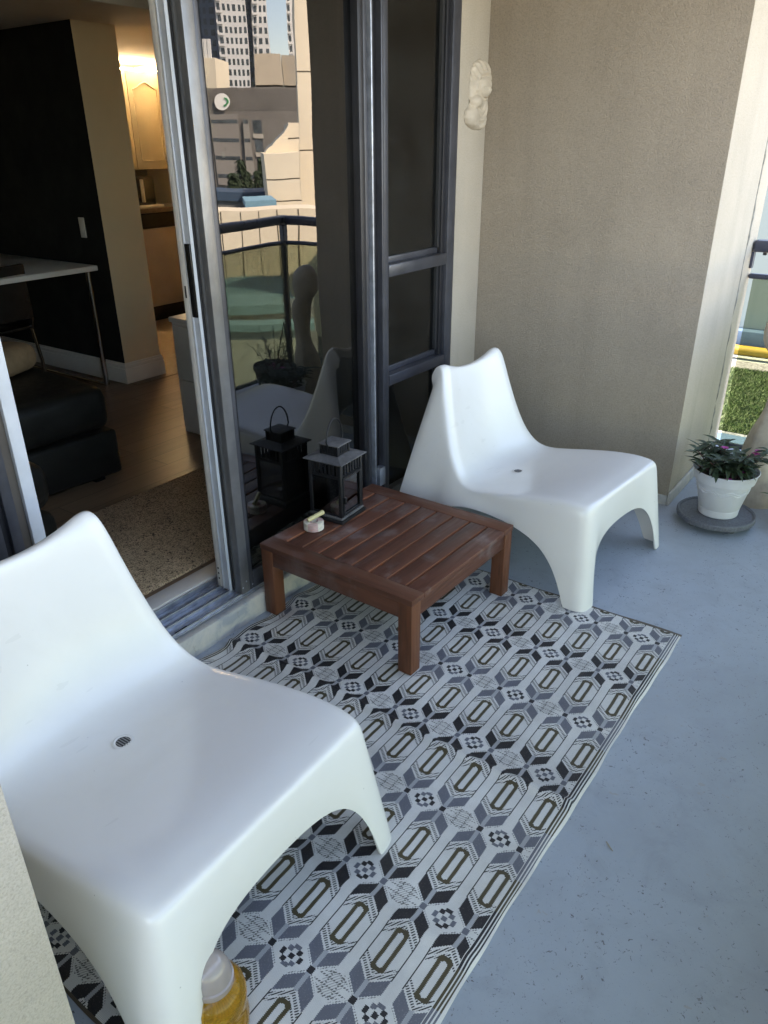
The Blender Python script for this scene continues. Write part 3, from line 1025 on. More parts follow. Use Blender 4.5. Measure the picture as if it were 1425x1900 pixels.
# ----------------------------------------------------------------- patio door, windows
DTOP = 2.30
fd = empty('patio_door_panel', (0.33, GLY, 0.09), 0, 'fixed dark framed glass door panel behind the low table', 'door')
def at(root, o):
    o.parent = root
    o.matrix_parent_inverse = Matrix.Translation(root.location).inverted()
    return o
DA, BA = M['dark_alu'], M['black_alu']
at(fd, box('stile', -0.050, -0.010, 0.682, 0.722, 0.092, DTOP, M['grey_alu'], None, 0.003))
at(fd, box('stile', -0.0098, 0.008, 0.685, 0.722, 0.092, DTOP, DA, None, 0.002))
at(fd, box('stile_bead', 0.0085, 0.018, 0.690, 0.712, 0.165, DTOP - .07, BA, None, 0.001))
at(fd, box('stile', 0.672, 0.702, 0.682, 0.722, 0.092, DTOP, BA, None, 0.003))
at(fd, box('rail', 0.0082, 0.6718, 0.684, 0.720, 0.092, 0.160, DA, None, 0.003))
at(fd, box('rail_bead', 0.0185, 0.6715, 0.688, 0.712, 0.1605, 0.168, BA, None, 0.001))
at(fd, box('rail', 0.0082, 0.6718, 0.684, 0.720, DTOP - .07, DTOP, DA, None, 0.003))
bm = bmesh.new()
R = Matrix.Translation((0.25, GLY + 0.014, 0)) @ Matrix.Rotation(radians(1.9), 4, 'Z')
nx_, nz_ = 2, 2
vv = [bm.verts.new(R @ Vector((x, 0, z))) for x, z in ((-0.236, 0.166), (0.424, 0.166), (0.424, DTOP - .065), (-0.236, DTOP - .065))]
bm.faces.new(vv)
at(fd, obj('glass_pane', bm, M['door_glass']))
for xx, zz in ((-0.044, 0.118), (-0.026, 0.136), (0.002, 0.112)):
    k_ = lathe('screw', [(.0001, .0016), (.0026, .0012), (.0034, 0)], M['mill_alu'], None, 10)
    for v_ in k_.data.vertices: v_.co = Vector((xx + v_.co.x, 0.6818 - v_.co.z, zz + v_.co.y))
    at(fd, k_)

sdp = empty('sliding_door', (-0.02, 0.75, 0.10), 0, 'pale framed sliding door pushed open behind the fixed panel', 'door')
at(sdp, box('stile', -0.060, 0.030, 0.7285, 0.762, 0.098, DTOP - .02, M['white_alu'], None, 0.002))
at(sdp, box('edge_fin', -0.064, -0.058, 0.7290, 0.7325, 0.10, DTOP - .03, M['white_alu'], None, 0.001))
at(sdp, box('edge_fin', -0.064, -0.058, 0.7575, 0.7610, 0.10, DTOP - .03, M['white_alu'], None, 0.001))
at(sdp, box('gasket', -0.054, -0.028, 0.7225, 0.7280, 0.10, DTOP - .03, M['gasket'], None))
at(sdp, box('inner_stile', -0.062, 0.030, 0.768, 0.790, 0.102, DTOP - .02, M['cream_alu'], None, 0.002))
at(sdp, box('lock_slot', -0.0628, -0.0615, 0.774, 0.780, 1.088, 1.122, M['gasket'], None))
h_ = at(sdp, box('handle', -0.066, -0.0602, 0.7345, 0.7565, 1.035, 1.240, M['black_gloss'], None, 0.002))
at(sdp, box('rail', 0.0305, 0.69, 0.726, 0.758, 0.098, 0.165, M['white_alu'], None, 0.002))
for k, zz in enumerate((0.135, 0.155, 0.175)):
    at(sdp, box('screw_hole', -0.0630, -0.0618, 0.776, 0.782, zz - .0035, zz + .0035, M['gasket'], None))
o = box('glass_pane', 0.0305, 0.69, 0.741, 0.744, 0.1655, DTOP - .03, glass_mat('clear_door_glass', (0.62, 0.66, 0.64), 0.5, 1.5), None)
at(sdp, o)

# the two leaves sit a little proud of the frame drawings above
fd.location.y -= 0.014
sdp.location.y -= 0.015

# threshold track
tk = empty('door_track', (0, 0.74, 0.08), 0, 'grooved aluminium threshold track of the sliding door', 'track')
at(tk, box('track_bed', -0.74, 0.70, 0.668, 0.828, 0.0785, 0.0845, M['mill_alu'], None, 0.001))
for yy, hz in ((0.674, .094), (0.694, .088), (0.716, .100), (0.738, .092), (0.7645, .102), (0.790, .094), (0.818, .104)):
    at(tk, box('track_fin', -0.74, 0.70, yy, yy + 0.0035, 0.0847, hz, M['mill_alu'], None, 0.0008))
at(tk, box('weep_slot', -0.335, -0.285, 0.679, 0.692, 0.0847, 0.0862, M['gasket'], None))
structure(box('door_sill', -0.74, 0.70, 0.830, 0.905, 0.079, 0.108, M['cream_alu'], None, 0.003))

# window bays on both sides
def window(x0, x1, label, inner_left):
    r = empty('window', ((x0 + x1) / 2, 0.72, 0.085), 0, label, 'window')
    at(r, box('frame_stile', x0, x0 + 0.034, 0.684, 0.760, 0.084, DTOP, DA, None, 0.003))
    at(r, box('frame_stile', x1 - 0.085, x1 - 0.060, 0.700, 0.760, 0.084, DTOP, BA, None, 0.002))
    at(r, box('frame_stile', x1 - 0.0595, x1, 0.686, 0.778, 0.084, DTOP, DA, None, 0.003))
    xa, xb = x0 + 0.0345, x1 - 0.0855
    for za, zb in ((0.612, 0.655), (1.034, 1.078)):
        tr_ = at(r, box('transom', xa, xb + .024, 0.682, 0.758, za, zb, DA, None, 0.003))
        at(r, box('transom_bead', xa, xb, 0.716, 0.730, zb + .0005, zb + .024, DA, None, 0.002))
    at(r, box('sill_rail', xa, xb, 0.690, 0.758, 0.084, 0.150, DA, None, 0.003))
    at(r, box('head_rail', xa, xb, 0.690, 0.758, DTOP - .06, DTOP, DA, None, 0.003))
    for za, zb in ((0.1505, 0.6115), (0.680, 1.0335), (1.103, DTOP - .0605)):
        at(r, box('pane', xa + .001, xb - .001, 0.7215, 0.7265, za, zb, M['win_glass'], None))
        at(r, box('gasket', xb - .016, xb - .001, 0.708, 0.7205, za, zb, M['gasket'], None))
    return r
window(0.828, 1.345, 'dark framed three pane window between the door and the stucco corner', True)
wl = window(-1.305, -0.79, 'dark framed three pane window beside the left door jamb', False)
vb = empty('vertical_blind', (0.99, 0.86, 2.2), 0, 'stacked pale vertical blind slats behind the window', 'blind')
M['blind'] = simple('pale_blind_fabric', (0.72, 0.69, 0.58), 0.8)
for k in range(9):
    xx = 0.87 + k * 0.022
    at(vb, box('slat', xx, xx + .003, 0.82, 0.905, 0.16, 2.19, M['blind'], None))
at(vb, box('head_track', 0.84, 1.32, 0.84, 0.885, 2.191, 2.22, M['blind'], None))
# mullion posts between door and windows
po = empty('door_post', (0.77, 0.70, 0.08), 0, 'ribbed dark metal post between glass door and window', 'post')
for xa, xb, ya, yb, mt in ((0.7035, 0.722, 0.672, 0.760, DA), (0.7225, 0.736, 0.690, 0.760, BA), (0.7365, 0.744, 0.664, 0.760, M['mill_alu']),
                           (0.7445, 0.768, 0.698, 0.760, BA), (0.7685, 0.776, 0.684, 0.760, DA), (0.7765, 0.812, 0.700, 0.760, BA), (0.8125, 0.8270, 0.678, 0.760, DA)):
    at(po, box('rib', xa, xb, ya, yb, 0.083, DTOP, mt, None, 0.0015))
at(po, box('bracket', 0.772, 0.812, 0.668, 0.699, 0.205, 0.285, M['mill_alu'], None, 0.003))
pl_ = empty('door_jamb', (-0.71, 0.70, 0.08), 0, 'pale metal jamb at the edge of the open doorway', 'jamb')
for xa, xb, ya, yb, mt in ((-0.716, -0.682, 0.690, 0.760, M['white_alu']), (-0.742, -0.7165, 0.700, 0.760, simple('brown_weatherstrip', (0.06, 0.05, 0.04), 0.7)), (-0.770, -0.7425, 0.690, 0.760, DA), (-0.7895, -0.7705, 0.700, 0.760, BA)):
    at(pl_, box('rib', xa, xb, ya, yb, 0.086, DTOP, mt, None, 0.0015))
o = box('door_header', NEARX + .003, 1.351, 0.684, 0.93, DTOP + .001, TOPZ - .002, DA)
tag(o, 'dark metal header above the patio door and windows', 'header')

# ----------------------------------------------------------------- room behind the door
WALLT = 0.05
structure(box('room_floor', -2.6, 3.38, 0.907, 7.5, 0.04, FLZ, M['laminate']))
structure(box('kitchen_floor', 1.40, 3.30, 3.05, 7.4, FLZ + .001, FLZ + .004, simple('tan_tile', (0.22, 0.17, 0.12), 0.45, 0, 0.1, 12)))
structure(box('room_ceiling', -2.6, 3.38, 0.94, 7.5, 2.36, TOPZ - .004, M['room_ceiling']))
structure(box('room_bulkhead', 0.2, 3.37, 2.55, 7.45, 2.095, 2.358, M['room_ceiling']))
structure(box('room_wall', -2.65, -2.601, 0.94, 7.5, FLZ, 2.36, M['room_beige']))
structure(box('room_wall', -2.6, 3.38, 7.501, 7.56, FLZ, 2.36, M['room_beige']))
structure(box('room_wall', 3.345, 3.40, 0.94, 7.5, FLZ + .005, 2.09, M['room_beige']))
structure(box('room_wall', 1.353, FARX, 1.052, 1.10, FLZ + .002, 2.358, M['room_beige']))
structure(box('room_wall', -2.6, NEARX - .63, 0.94, 1.0, FLZ + .002, 2.358, M['room_beige']))
# black feature wall ending in a beige pier
pier = box('room_wall', 1.386, 1.672, 3.127, 7.49, FLZ + .005, 2.094, M['room_beige'])
pier.data.materials.append(M['room_black'])
for p in pier.data.polygons:
    if p.normal.x < -0.5: p.material_index = 1
structure(pier)
bm = bmesh.new()
for za, zb, d in ((0, .095, .016), (.0952, .118, .011), (.1182, .132, .007)):
    add_box(bm, 1.386 - d, 1.672 + d, 3.127 - d, 3.1265, FLZ + .0055 + za, FLZ + .0055 + zb, .002)
    add_box(bm, 1.386 - d, 1.3855, 3.1268, 7.48, FLZ + .0055 + za, FLZ + .0055 + zb, .002)
structure(obj('baseboard', bm, M['trim_white'], None, 40))
sw = empty('light_switch', (1.384, 3.325, 1.045), 0, 'white wall switch plate on the black wall', 'switch')
at(sw, box('plate', 1.3775, 1.3855, 3.300, 3.350, 0.987, 1.102, M['trim_white'], None, .002))
at(sw, box('rocker', 1.3745, 1.3774, 3.316, 3.334, 1.020, 1.070, M['trim_white'], None, .001))

o = box('door_mat', -0.60, 0.66, 0.93, 1.63, FLZ + .001, FLZ + .013, M['mat'], None, .004)
tag(o, 'coarse tan woven door mat just inside the threshold', 'mat')
ot = empty('ottoman', (-.1, 2.2, FLZ), radians(-3), 'large black leather ottoman in the dark room', 'ottoman')
o = box('body', -0.75, 0.505, -0.30, 0.62, 0.025, 0.235, M['leather'], ot, .018, 3)
o = box('cushion', -0.76, 0.50, -0.295, 0.61, 0.2355, 0.44, M['leather'], ot, .06, 5)
for xx in (-.68, .40):
    for yy in (-.24, .54):
        box('foot', xx - .025, xx + .025, yy - .025, yy + .025, 0.001, .0248, M['black_gloss'], ot)
so = empty('leather_stool', (-0.52, 1.52, FLZ), radians(20), 'black leather pouf with a zip loop just inside the doorway', 'stool')
box('body', -.24, .24, -.2, .2, .002, .20, M['leather'], so, .05, 4)
box('cushion', -.25, .25, -.21, .21, .2005, .40, M['leather'], so, .08, 5)
tube('pull_loop', [(.252, -.02, .17), (.275, -.02, .20), (.280, -.02, .235), (.268, -.02, .262), (.248, -.02, .25)], .006, M['leather'], so)
cu = empty('cushion', (0.17, 2.42, FLZ + .442), radians(24), 'tan fabric cushion lying on the black ottoman', 'cushion')
box('cover', -.19, .19, -.13, .13, .0, .13, simple('tan_fabric', (0.33, 0.22, 0.12), 0.9, 0, 0.2, 20, 0.4, 120), cu, .06, 5)
# white drawer unit
dr = empty('drawer_unit', (1.15, 2.02, FLZ), 0, 'white two drawer unit beside the sliding door', 'cabinet')
box('body', -.17, .25, -.30, .10, .0, .585, M['white_laminate'], dr, .004)
box('top', -.18, .26, -.31, .11, .5855, .61, M['white_laminate'], dr, .004)
for za, zb in ((.03, .29), (.298, .57)):
    box('drawer_front', -.183, -.1705, -.285, .085, za, zb, M['white_laminate'], dr, .003)
# dining table and chair against the black wall
dt = empty('dining_table', (1.0, 3.75, FLZ), 0, 'white topped dining table on thin chrome legs by the black wall', 'table')
box('top', -.55, .32, -.60, .70, .715, .745, M['white_laminate'], dt, .004)
for xx in (-.50, .28):
    for yy in (-.55, .65):
        tube('leg', [(xx, yy, 0.012), (xx, yy, .714)], .016, M['chrome'], dt, 10)
    tube('foot_bar', [(xx, -.55, .011), (xx, .65, .011)], .010, M['chrome'], dt, 8)
ch = empty('dining_chair', (0.66, 3.42, FLZ), radians(8), 'smoked plastic dining chair on a chrome frame under the white table', 'chair')
M['smoke'] = simple('smoked_plastic', (0.022, 0.020, 0.018), 0.2, 0, 0.2)
box('seat', -.21, .21, -.21, .21, .44, .458, M['smoke'], ch, .008)
box('backrest', -.20, .20, -.235, -.212, .50, .80, M['smoke'], ch, .01)
for sx in (-1, 1):
    tube('leg', [(sx * .19, -.20, .445), (sx * .20, -.22, .25), (sx * .20, -.23, .012)], .010, M['chrome'], ch)
    tube('leg', [(sx * .19, .20, .445), (sx * .20, .22, .25), (sx * .20, .23, .012)], .010, M['chrome'], ch)
    tube('back_post', [(sx * .19, -.20, .43), (sx * .19, -.223, .50), (sx * .19, -.223, .78)], .009, M['chrome'], ch)
# kitchen seen past the pier
ky = 4.75
kc = empty('wall_cupboard', (2.9, ky + .15, 1.31), 0, 'cream kitchen wall cupboard with arched panel doors', 'cupboard')
at(kc, box('carcass', 2.35, 3.34, ky + .021, ky + .33, 1.305, 2.03, M['cabinet'], None))
xs = (2.36, 2.66, 2.985, 3.335)
for k in range(3):
    d_ = at(kc, box('cupboard_door', xs[k] + .002, xs[k + 1] - .002, ky, ky + .020, 1.307, 2.028, M['cabinet'], None, .003))
    xa, xb = xs[k] + .055, xs[k + 1] - .055
    arc = [(xa, ky - .003, 1.37), (xa, ky - .003, 1.90)] + [(xa + (xb - xa) * i / 8, ky - .003, 1.90 + .05 * sin(pi * i / 8) ** 2) for i in range(1, 8)] + [(xb, ky - .003, 1.90), (xb, ky - .003, 1.37)]
    q_ = tube('arched_moulding', arc, .006, M['cabinet'], None, 6, True)
    q_.parent = d_
    q_.matrix_parent_inverse = Matrix.Translation(kc.location).inverted() @ Matrix.Identity(4)
    q_.matrix_parent_inverse = Matrix.Identity(4)
    kx = xs[k + 1] - .03 if k != 1 else xs[k] + .03
    kn = lathe('knob', [(.0001, .022), (.010, .020), (.013, .013), (.007, .004), (.006, 0)], M['brass'], None, 14)
    for v_ in kn.data.vertices:
        v_.co = Vector((kx + v_.co.x, ky - .0005 - v_.co.z, 1.36 + v_.co.y))
    kn.parent = d_
LED = emit_mat('led_diode_warm', (1.0, 0.85, 0.56), 125.0)
ls = empty('light_strip', (2.9, ky + .06, 2.032), 0, 'lit warm LED strip along the top of the kitchen cupboard', 'light')
bm = bmesh.new()
add_box(bm, 2.36, 3.33, ky + .004, ky + .018, 2.031, 2.034)
at(ls, obj('strip_tape', bm, M['trim_white']))
bm = bmesh.new()
add_box(bm, -.011, .011, -.004, .004, 0, .006)
dio = None
for k in range(28):
    if dio is None:
        dio = obj('diode', bm, LED)
        o = dio
    else:
        o = inst(dio, 'diode')
    o.location = (2.375 + k * .0345 - 2.9, ky + .011 - (ky + .06), 2.0345 - 2.032)
    o.parent = ls
cnt = empty('kitchen_counter', (2.9, ky + .1, FLZ), 0, 'brown kitchen counter with a dishwasher below', 'counter')
at(cnt, box('worktop', 2.2, 3.34, ky - .26, ky + .33, .985, 1.02, M['counter'], None, .004))
at(cnt, box('carcass', 2.22, 3.34, ky - .20, ky + .32, FLZ + .005, .984, M['black_gloss'], None))
at(cnt, box('dishwasher_front', 2.62, 3.22, ky - .225, ky - .2005, FLZ + .13, .86, M['appliance'], None, .004))
at(cnt, box('control_panel', 2.62, 3.22, ky - .225, ky - .2005, .865, .975, M['black_gloss'], None, .004))
structure(box('kitchen_splashback', 2.2, 3.34, ky + .331, ky + .36, 1.021, 2.09, simple('greenish_splashback', (0.38, 0.37, 0.28), 0.4)))
structure(box('kitchen_end_wall', 2.2, 3.34, ky + .361, ky + .40, FLZ + .005, 2.09, M['room_beige']))
mw = empty('microwave', (2.8, ky + .08, 1.021), 0, 'black countertop microwave with a pale handle', 'microwave')
at(mw, box('body', 2.55, 3.05, ky - .10, ky + .28, 1.035, 1.255, M['black_gloss'], None, .006))
at(mw, box('handle', 2.90, 2.915, ky - .135, ky - .1005, 1.06, 1.235, M['cream_alu'], None, .004))
at(mw, box('tray', 2.58, 3.08, ky - .16, ky + .25, 1.0205, 1.034, M['cream_alu'], None, .003))

# ----------------------------------------------------------------- mother and child plaque
def build_plaque():
    r = empty('wall_plaque', (1.645, JAMBY, 1.535), 0, 'ivory plaster relief of a veiled woman holding a child on the stucco strip', 'plaque')
    # outline in plaque units: u along the wall, h up; relief towards the balcony
    L = 0.262
    nu, nh = 70, 120
    def edge(h):
        # left and right half widths of the silhouette at height h (0..1)
        import bisect
        ks = [(0.0, -.02, .03), (.015, -.045, .05), (.05, -.075, .065), (.10, -.098, .075), (.18, -.108, .082), (.26, -.102, .085), (.32, -.085, .086), (.36, -.070, .086), (.50, -.070, .086),
              (.62, -.070, .092), (.72, -.069, .100), (.80, -.066, .104), (.87, -.058, .097), (.93, -.044, .078), (.97, -.026, .052), (1.0, -.004, .012)]
        hs = [k[0] for k in ks]
        i = min(max(bisect.bisect_right(hs, h) - 1, 0), len(ks) - 2)
        a, b_ = ks[i], ks[i + 1]
        q = (h - a[0]) / (b_[0] - a[0])
        q = q * q * (3 - 2 * q)
        return a[1] + (b_[1] - a[1]) * q, a[2] + (b_[2] - a[2]) * q
    def g(u, h, cu, chh, ru, rh):
        return max(0.0, 1 - ((u - cu) / ru) ** 2 - ((h - chh) / rh) ** 2)
    bm = bmesh.new()
    rows = []
    for i in range(nh + 1):
        h = i / nh
        l, rr = edge(h)
        row = []
        for jx in range(nu + 1):
            f = jx / nu
            u = l + (rr - l) * f
            e = min(1.0, 4 * f * (1 - f) * 1.6) ** 0.5 if 0 < f < 1 else 0
            dome = min(1.0, min(h, 1 - h) * 14) ** 0.5
            d = 0.016 * e * dome
            uu, hh = u, h
            face = g(uu, hh, .040, .62, .052, .155)
            d += 0.020 * face ** 0.6
            # veil folds above the brow
            ang = (hh - .66) + 1.9 * (uu - .10)
            if hh > .55:
                d += 0.0022 * sin((hh * 46 + uu * 150)) * max(0, 1 - face * 3) * min(1, (hh - .55) * 8)
            veil = max(0.0, 1 - abs((((uu - .035) / .068) ** 2 + ((hh - .62) / .20) ** 2) - 1) * 2.6)
            if hh > .55: d += 0.008 * veil
            # brow, eyes, nose, mouth
            d -= 0.0055 * g(uu, hh, .018, .605, .016, .020) ** .6
            d -= 0.0055 * g(uu, hh, .066, .605, .013, .020) ** .6
            d += 0.0032 * g(uu, hh, .018, .602, .011, .010)
            d += 0.0032 * g(uu, hh, .066, .602, .009, .010)
            d += 0.0085 * g(uu, hh, .046, .565, .010, .050)
            d += 0.0040 * g(uu, hh, .048, .525, .014, .014)
            d += 0.0035 * g(uu, hh, .043, .482, .018, .010)
            d -= 0.0040 * g(uu, hh, .043, .466, .016, .007)
            d += 0.0050 * g(uu, hh, .042, .440, .020, .022)
            # child: head, body
            d += 0.022 * g(uu, hh, -.030, .405, .042, .090) ** .6
            d += 0.015 * g(uu, hh, -.055, .19, .052, .150) ** .6
            d -= 0.004 * g(uu, hh, -.012, .385, .010, .012)
            d += 0.006 * g(uu, hh, -.028, .055, .03, .05) ** .7
            # mother's robe folds
            if hh < .40:
                rad = hypot((uu - .020) / .075, (hh - .40) / .34)
                d += 0.0036 * sin(rad * 19.0) * min(1, max(0, (uu + .02) * 30)) * min(1, (0.40 - hh) * 12)
            row.append(bm.verts.new((u, -max(d, 0.0) - 0.0005, h * L)))
        rows.append(row)
    for a, b_ in zip(rows, rows[1:]):
        for k in range(nu):
            bm.faces.new((a[k], a[k + 1], b_[k + 1], b_[k]))
    bmesh.ops.recalc_face_normals(bm, faces=bm.faces)
    if sum(f.normal.y for f in bm.faces) > 0: bmesh.ops.reverse_faces(bm, faces=bm.faces)
    o = obj('relief', bm, M['plaque'], r, 80)
    return r
build_plaque()

# ----------------------------------------------------------------- railing
rl = empty('railing', (RAILX, RAILY, 0.0), 0, 'dark metal balcony railing with grey tinted glass panels', 'railing')
DR = M['dark_rail']
RZ = 1.060
def rail_part(o): return at(rl, o)
for nm, z0, z1, wd in (('top_rail', RZ - .055, RZ, .036), ('lower_rail', 0.880, 0.905, .018), ('bottom_rail', 0.015, 0.040, .018)):
    rail_part(box(nm, -4.6, RAILX + wd, RAILY - wd, RAILY + wd, z0, z1, DR, None, min(.014, (z1 - z0) * .45), 3))
    rail_part(box(nm, RAILX - wd, RAILX + wd, RAILY + wd + .001, -0.238, z0, z1, DR, None, min(.014, (z1 - z0) * .45), 3))
for xx in (-3.4, -1.9, -.4, 1.25, RAILX):
    rail_part(box('post', xx - .022, xx + .022, RAILY - .017, RAILY + .017, 0.0, RZ - .056, DR, None, .003))
rail_part(box('post', RAILX - .017, RAILX + .017, -.54, -.50, 0.0, RZ - .056, DR, None, .003))
xs = (-4.6, -3.4, -1.9, -.4, 1.25, RAILX)
for a, b_ in zip(xs, xs[1:]):
    rail_part(box('glass_panel', a + .026, b_ - .026, RAILY - .004, RAILY + .004, 0.041, 0.879, M['rail_glass']))
rail_part(box('glass_panel', RAILX - .004, RAILX + .004, RAILY + .02, -.545, 0.041, 0.879, M['rail_glass']))
rail_part(box('glass_panel', RAILX - .004, RAILX + .004, -.496, -.262, 0.041, 0.879, M['rail_glass']))
bk = rail_part(box('wall_bracket', RAILX - .02, RAILX + .02, -.2475, -.2365, 0.93, RZ - .056, DR))
for k in range(5):
    rail_part(box('clip', RAILX - .012, RAILX + .012, -.30 - k * .05, -.285 - k * .05, RZ - .068, RZ - .056, M['gasket']))

# ----------------------------------------------------------------- plants
def leaf_faces(bm, base, direction, length, width, droop=0.25, fold=0.15, mi=0):
    d = Vector(direction).normalized()
    side = d.cross(Vector((0, 0, 1)))
    side = side.normalized() if side.length > 1e-3 else Vector((1, 0, 0))
    nrm = side.cross(d).normalized()
    prof = ((0, .10), (.25, .85), (.5, 1.0), (.75, .65), (1.0, .04))
    rows = []
    for q, w_ in prof:
        c = Vector(base) + d * (length * q) - Vector((0, 0, 1)) * (droop * length * q * q)
        rows.append((bm.verts.new(c - side * (width * .5 * w_) + nrm * fold * width * w_), bm.verts.new(c), bm.verts.new(c + side * (width * .5 * w_) + nrm * fold * width * w_)))
    for a, b_ in zip(rows, rows[1:]):
        for k in (0, 1):
            f = bm.faces.new((a[k], a[k + 1], b_[k + 1], b_[k]))
            f.material_index = mi

# white pot on a round caddy
PX, PY = 1.672, -0.485
ca = empty('plant_caddy', (PX - .008, PY + .005, 0), 0, 'round grey speckled plant caddy on castors', 'caddy')
lathe('tray', [(.0001, .030), (.150, .030), (.158, .032), (.160, .040), (.160, .052), (.156, .056), (.150, .054), (.146, .048), (.0001, .047)], M['galv'], ca, 48)
for k in range(4):
    a = k * pi / 2 + .9
    tube('castor', [(.112 * cos(a) - .008, .112 * sin(a), .0145), (.112 * cos(a) + .008, .112 * sin(a), .0145)], .014, M['chrome'], ca, 14)
pt = empty('flower_pot', (PX, PY, .0478), 0, 'white plastic flower pot with moulded waves on the round caddy', 'pot')
prof = [(.0001, .004), (.072, .004), (.076, .0), (.080, .004), (.0835, .032), (.0822, .0335), (.0838, .036), (.110, .148), (.114, .155), (.121, .158), (.128, .196), (.133, .202), (.130, .204), (.124, .196), (.117, .165), (.0001, .164)]
lathe('body', prof, M['pot_white'], pt, 56)
for dz in (0.0, .011):
    pts = []
    for k in range(90):
        a = 2 * pi * k / 90
        z = .118 + dz + .006 * sin(a * 9)
        r_ = .0838 + (z - .036) / .112 * .0262 + .0006
        pts.append((r_ * cos(a), r_ * sin(a), z))
    tube('wave_relief', pts, .0016, M['pot_white'], pt, 5, True)
lathe('soil', [(.0001, .176), (.06, .180), (.119, .172)], M['soil'], pt, 24)
fp = empty('flowering_plant', (PX, PY, .222), 0, 'dark leaved potted plant with small magenta flowers in the white pot', 'plant')
random.seed(21)
stem_bm = bmesh.new()
fol = bmesh.new()
tips = []
for k in range(26):
    a = random.uniform(0, 2 * pi)
    rr = random.uniform(0, .065)
    b0 = Vector((rr * cos(a), rr * sin(a), -.005))
    lean = Vector((cos(a), sin(a), 0)) * random.uniform(.02, .10) + Vector((0, 0, random.uniform(.06, .145)))
    b1 = b0 + lean
    add_tube(stem_bm, [b0, b0.lerp(b1, .5) + Vector((0, 0, .012)), b1], [.003, .0025, .0015], 5)
    tips.append(b1)
    for q in range(11):
        f = random.uniform(.45, 1.0)
        a2 = random.uniform(0, 2 * pi)
        leaf_faces(fol, b0.lerp(b1, f), (cos(a2), sin(a2), random.uniform(.15, .8)), random.uniform(.055, .10), random.uniform(.016, .027), random.uniform(.1, .55))
for k in range(5):
    a = radians(150 + k * 22)
    leaf_faces(fol, (.06 * cos(a), .06 * sin(a), .055), (cos(a), sin(a), .30), .10, .024, .5)
obj('stems', stem_bm, M['stem'], fp, 60)
obj('foliage', fol, M['leaf'], fp)
for tp in [(-.055, -.075, .045), (-.095, -.035, .015), (.02, -.095, .105), (.045, -.085, .085), (.03, -.10, .115), (-.02, .02, .12)]:
    bm = bmesh.new()
    for q in range(5):
        a = 2 * pi * q / 5 + random.random()
        leaf_faces(bm, (0, 0, 0), (cos(a), sin(a), .5), .021, .017, .2)
    o = obj('flower', bm, M['flower'], fp)
    o.location = tp

# stone statue at the railing end
stt = empty('garden_statue', (2.0, -0.540, 0), 0, 'weathered beige stone garden statue with a rounded head by the railing', 'statue')
bm = bmesh.new()
prof = [(.098, 0, 0, -.02), (.100, .02, 0, -.02), (.096, .06, 0, -.02), (.092, .12, 0, -.02), (.086, .20, 0, -.02), (.078, .27, 0, -.02), (.066, .33, 0, -.022), (.048, .39, 0, -.024), (.040, .44, 0, -.030), (.040, .50, 0, -.034), (.046, .55, 0, -.036),
        (.052, .60, 0, -.036), (.050, .645, 0, -.028), (.046, .680, 0, -.004), (.058, .700, 0, .004), (.068, .730, 0, .006), (.072, .765, 0, .006), (.068, .80, 0, .006), (.056, .83, 0, .006), (.036, .852, 0, .006), (.014, .862, 0, .006)]
rings = []
nn = 40
for r_, z, ox, oy in prof:
    ring = []
    for k in range(nn):
        a = 2 * pi * k / nn
        fold = 1 + (.05 * sin(a * 7 + z * 6) if .02 < z < .36 else .015 * sin(a * 5 + z * 30))
        ring.append(bm.verts.new((ox + r_ * fold * cos(a), oy + r_ * fold * sin(a), z)))
    rings.append(ring)
for a_, b_ in zip(rings, rings[1:]):
    for k in range(nn): bm.faces.new((a_[k], a_[(k + 1) % nn], b_[(k + 1) % nn], b_[k]))
bm.faces.new(rings[-1])
bm.faces.new(list(reversed(rings[0])))
bmesh.ops.recalc_face_normals(bm, faces=bm.faces)
obj('figure', bm, M['stone'], stt, 60)

# dark planter with a wispy shrub and canes (seen in the glass)
PLX, PLY = 2.16, -0.945
pp = empty('planter', (PLX, PLY, 0), 0, 'dark tapered planter standing against the railing', 'planter')
lathe('body', [(.0001, .001), (.105, .001), (.112, .01), (.146, .155), (.154, .160), (.154, .186), (.146, .188), (.141, .165), (.0001, .160)], M['pot_dark'], pp, 40)
lathe('soil', [(.0001, .166), (.140, .164)], M['soil'], pp, 20)
ps = empty('shrub', (PLX, PLY, .165), 0, 'wispy small leaved shrub growing in the dark planter', 'plant')
random.seed(3)
sb, fb = bmesh.new(), bmesh.new()
for k in range(18):
    a = random.uniform(0, 2 * pi)
    h = random.uniform(.10, .26)
    sp_ = random.uniform(.03, .17)
    b0 = Vector((.05 * cos(a), .05 * sin(a), 0))
    b1 = b0 + Vector((cos(a) * sp_, sin(a) * sp_, h))
    pts = [b0, b0.lerp(b1, .5) + Vector((random.uniform(-.02, .02), random.uniform(-.02, .02), .02)), b1]
    add_tube(sb, pts, [.003, .002, .0012], 5)
    for q in range(14):
        f = random.uniform(.3, 1)
        a2 = random.uniform(0, 2 * pi)
        leaf_faces(fb, b0.lerp(b1, f) + Vector((0, 0, .015 * (1 - abs(2 * f - 1)))), (cos(a2), sin(a2), .3), random.uniform(.018, .036), .013, .3)
obj('stems', sb, M['stem'], ps, 60)
obj('foliage', fb, M['leaf'], ps)
cn = empty('plant_cane', (PLX, PLY, .165), 0, 'tall tripod of thin canes pushed into the dark planter', 'cane')
for k in range(3):
    a = 2 * pi * k / 3
    tube('cane', [(.07 * cos(a) + .05, .07 * sin(a) + .06, 0.004), (.05, .06, .30)], .004, M['leather'], cn, 6)
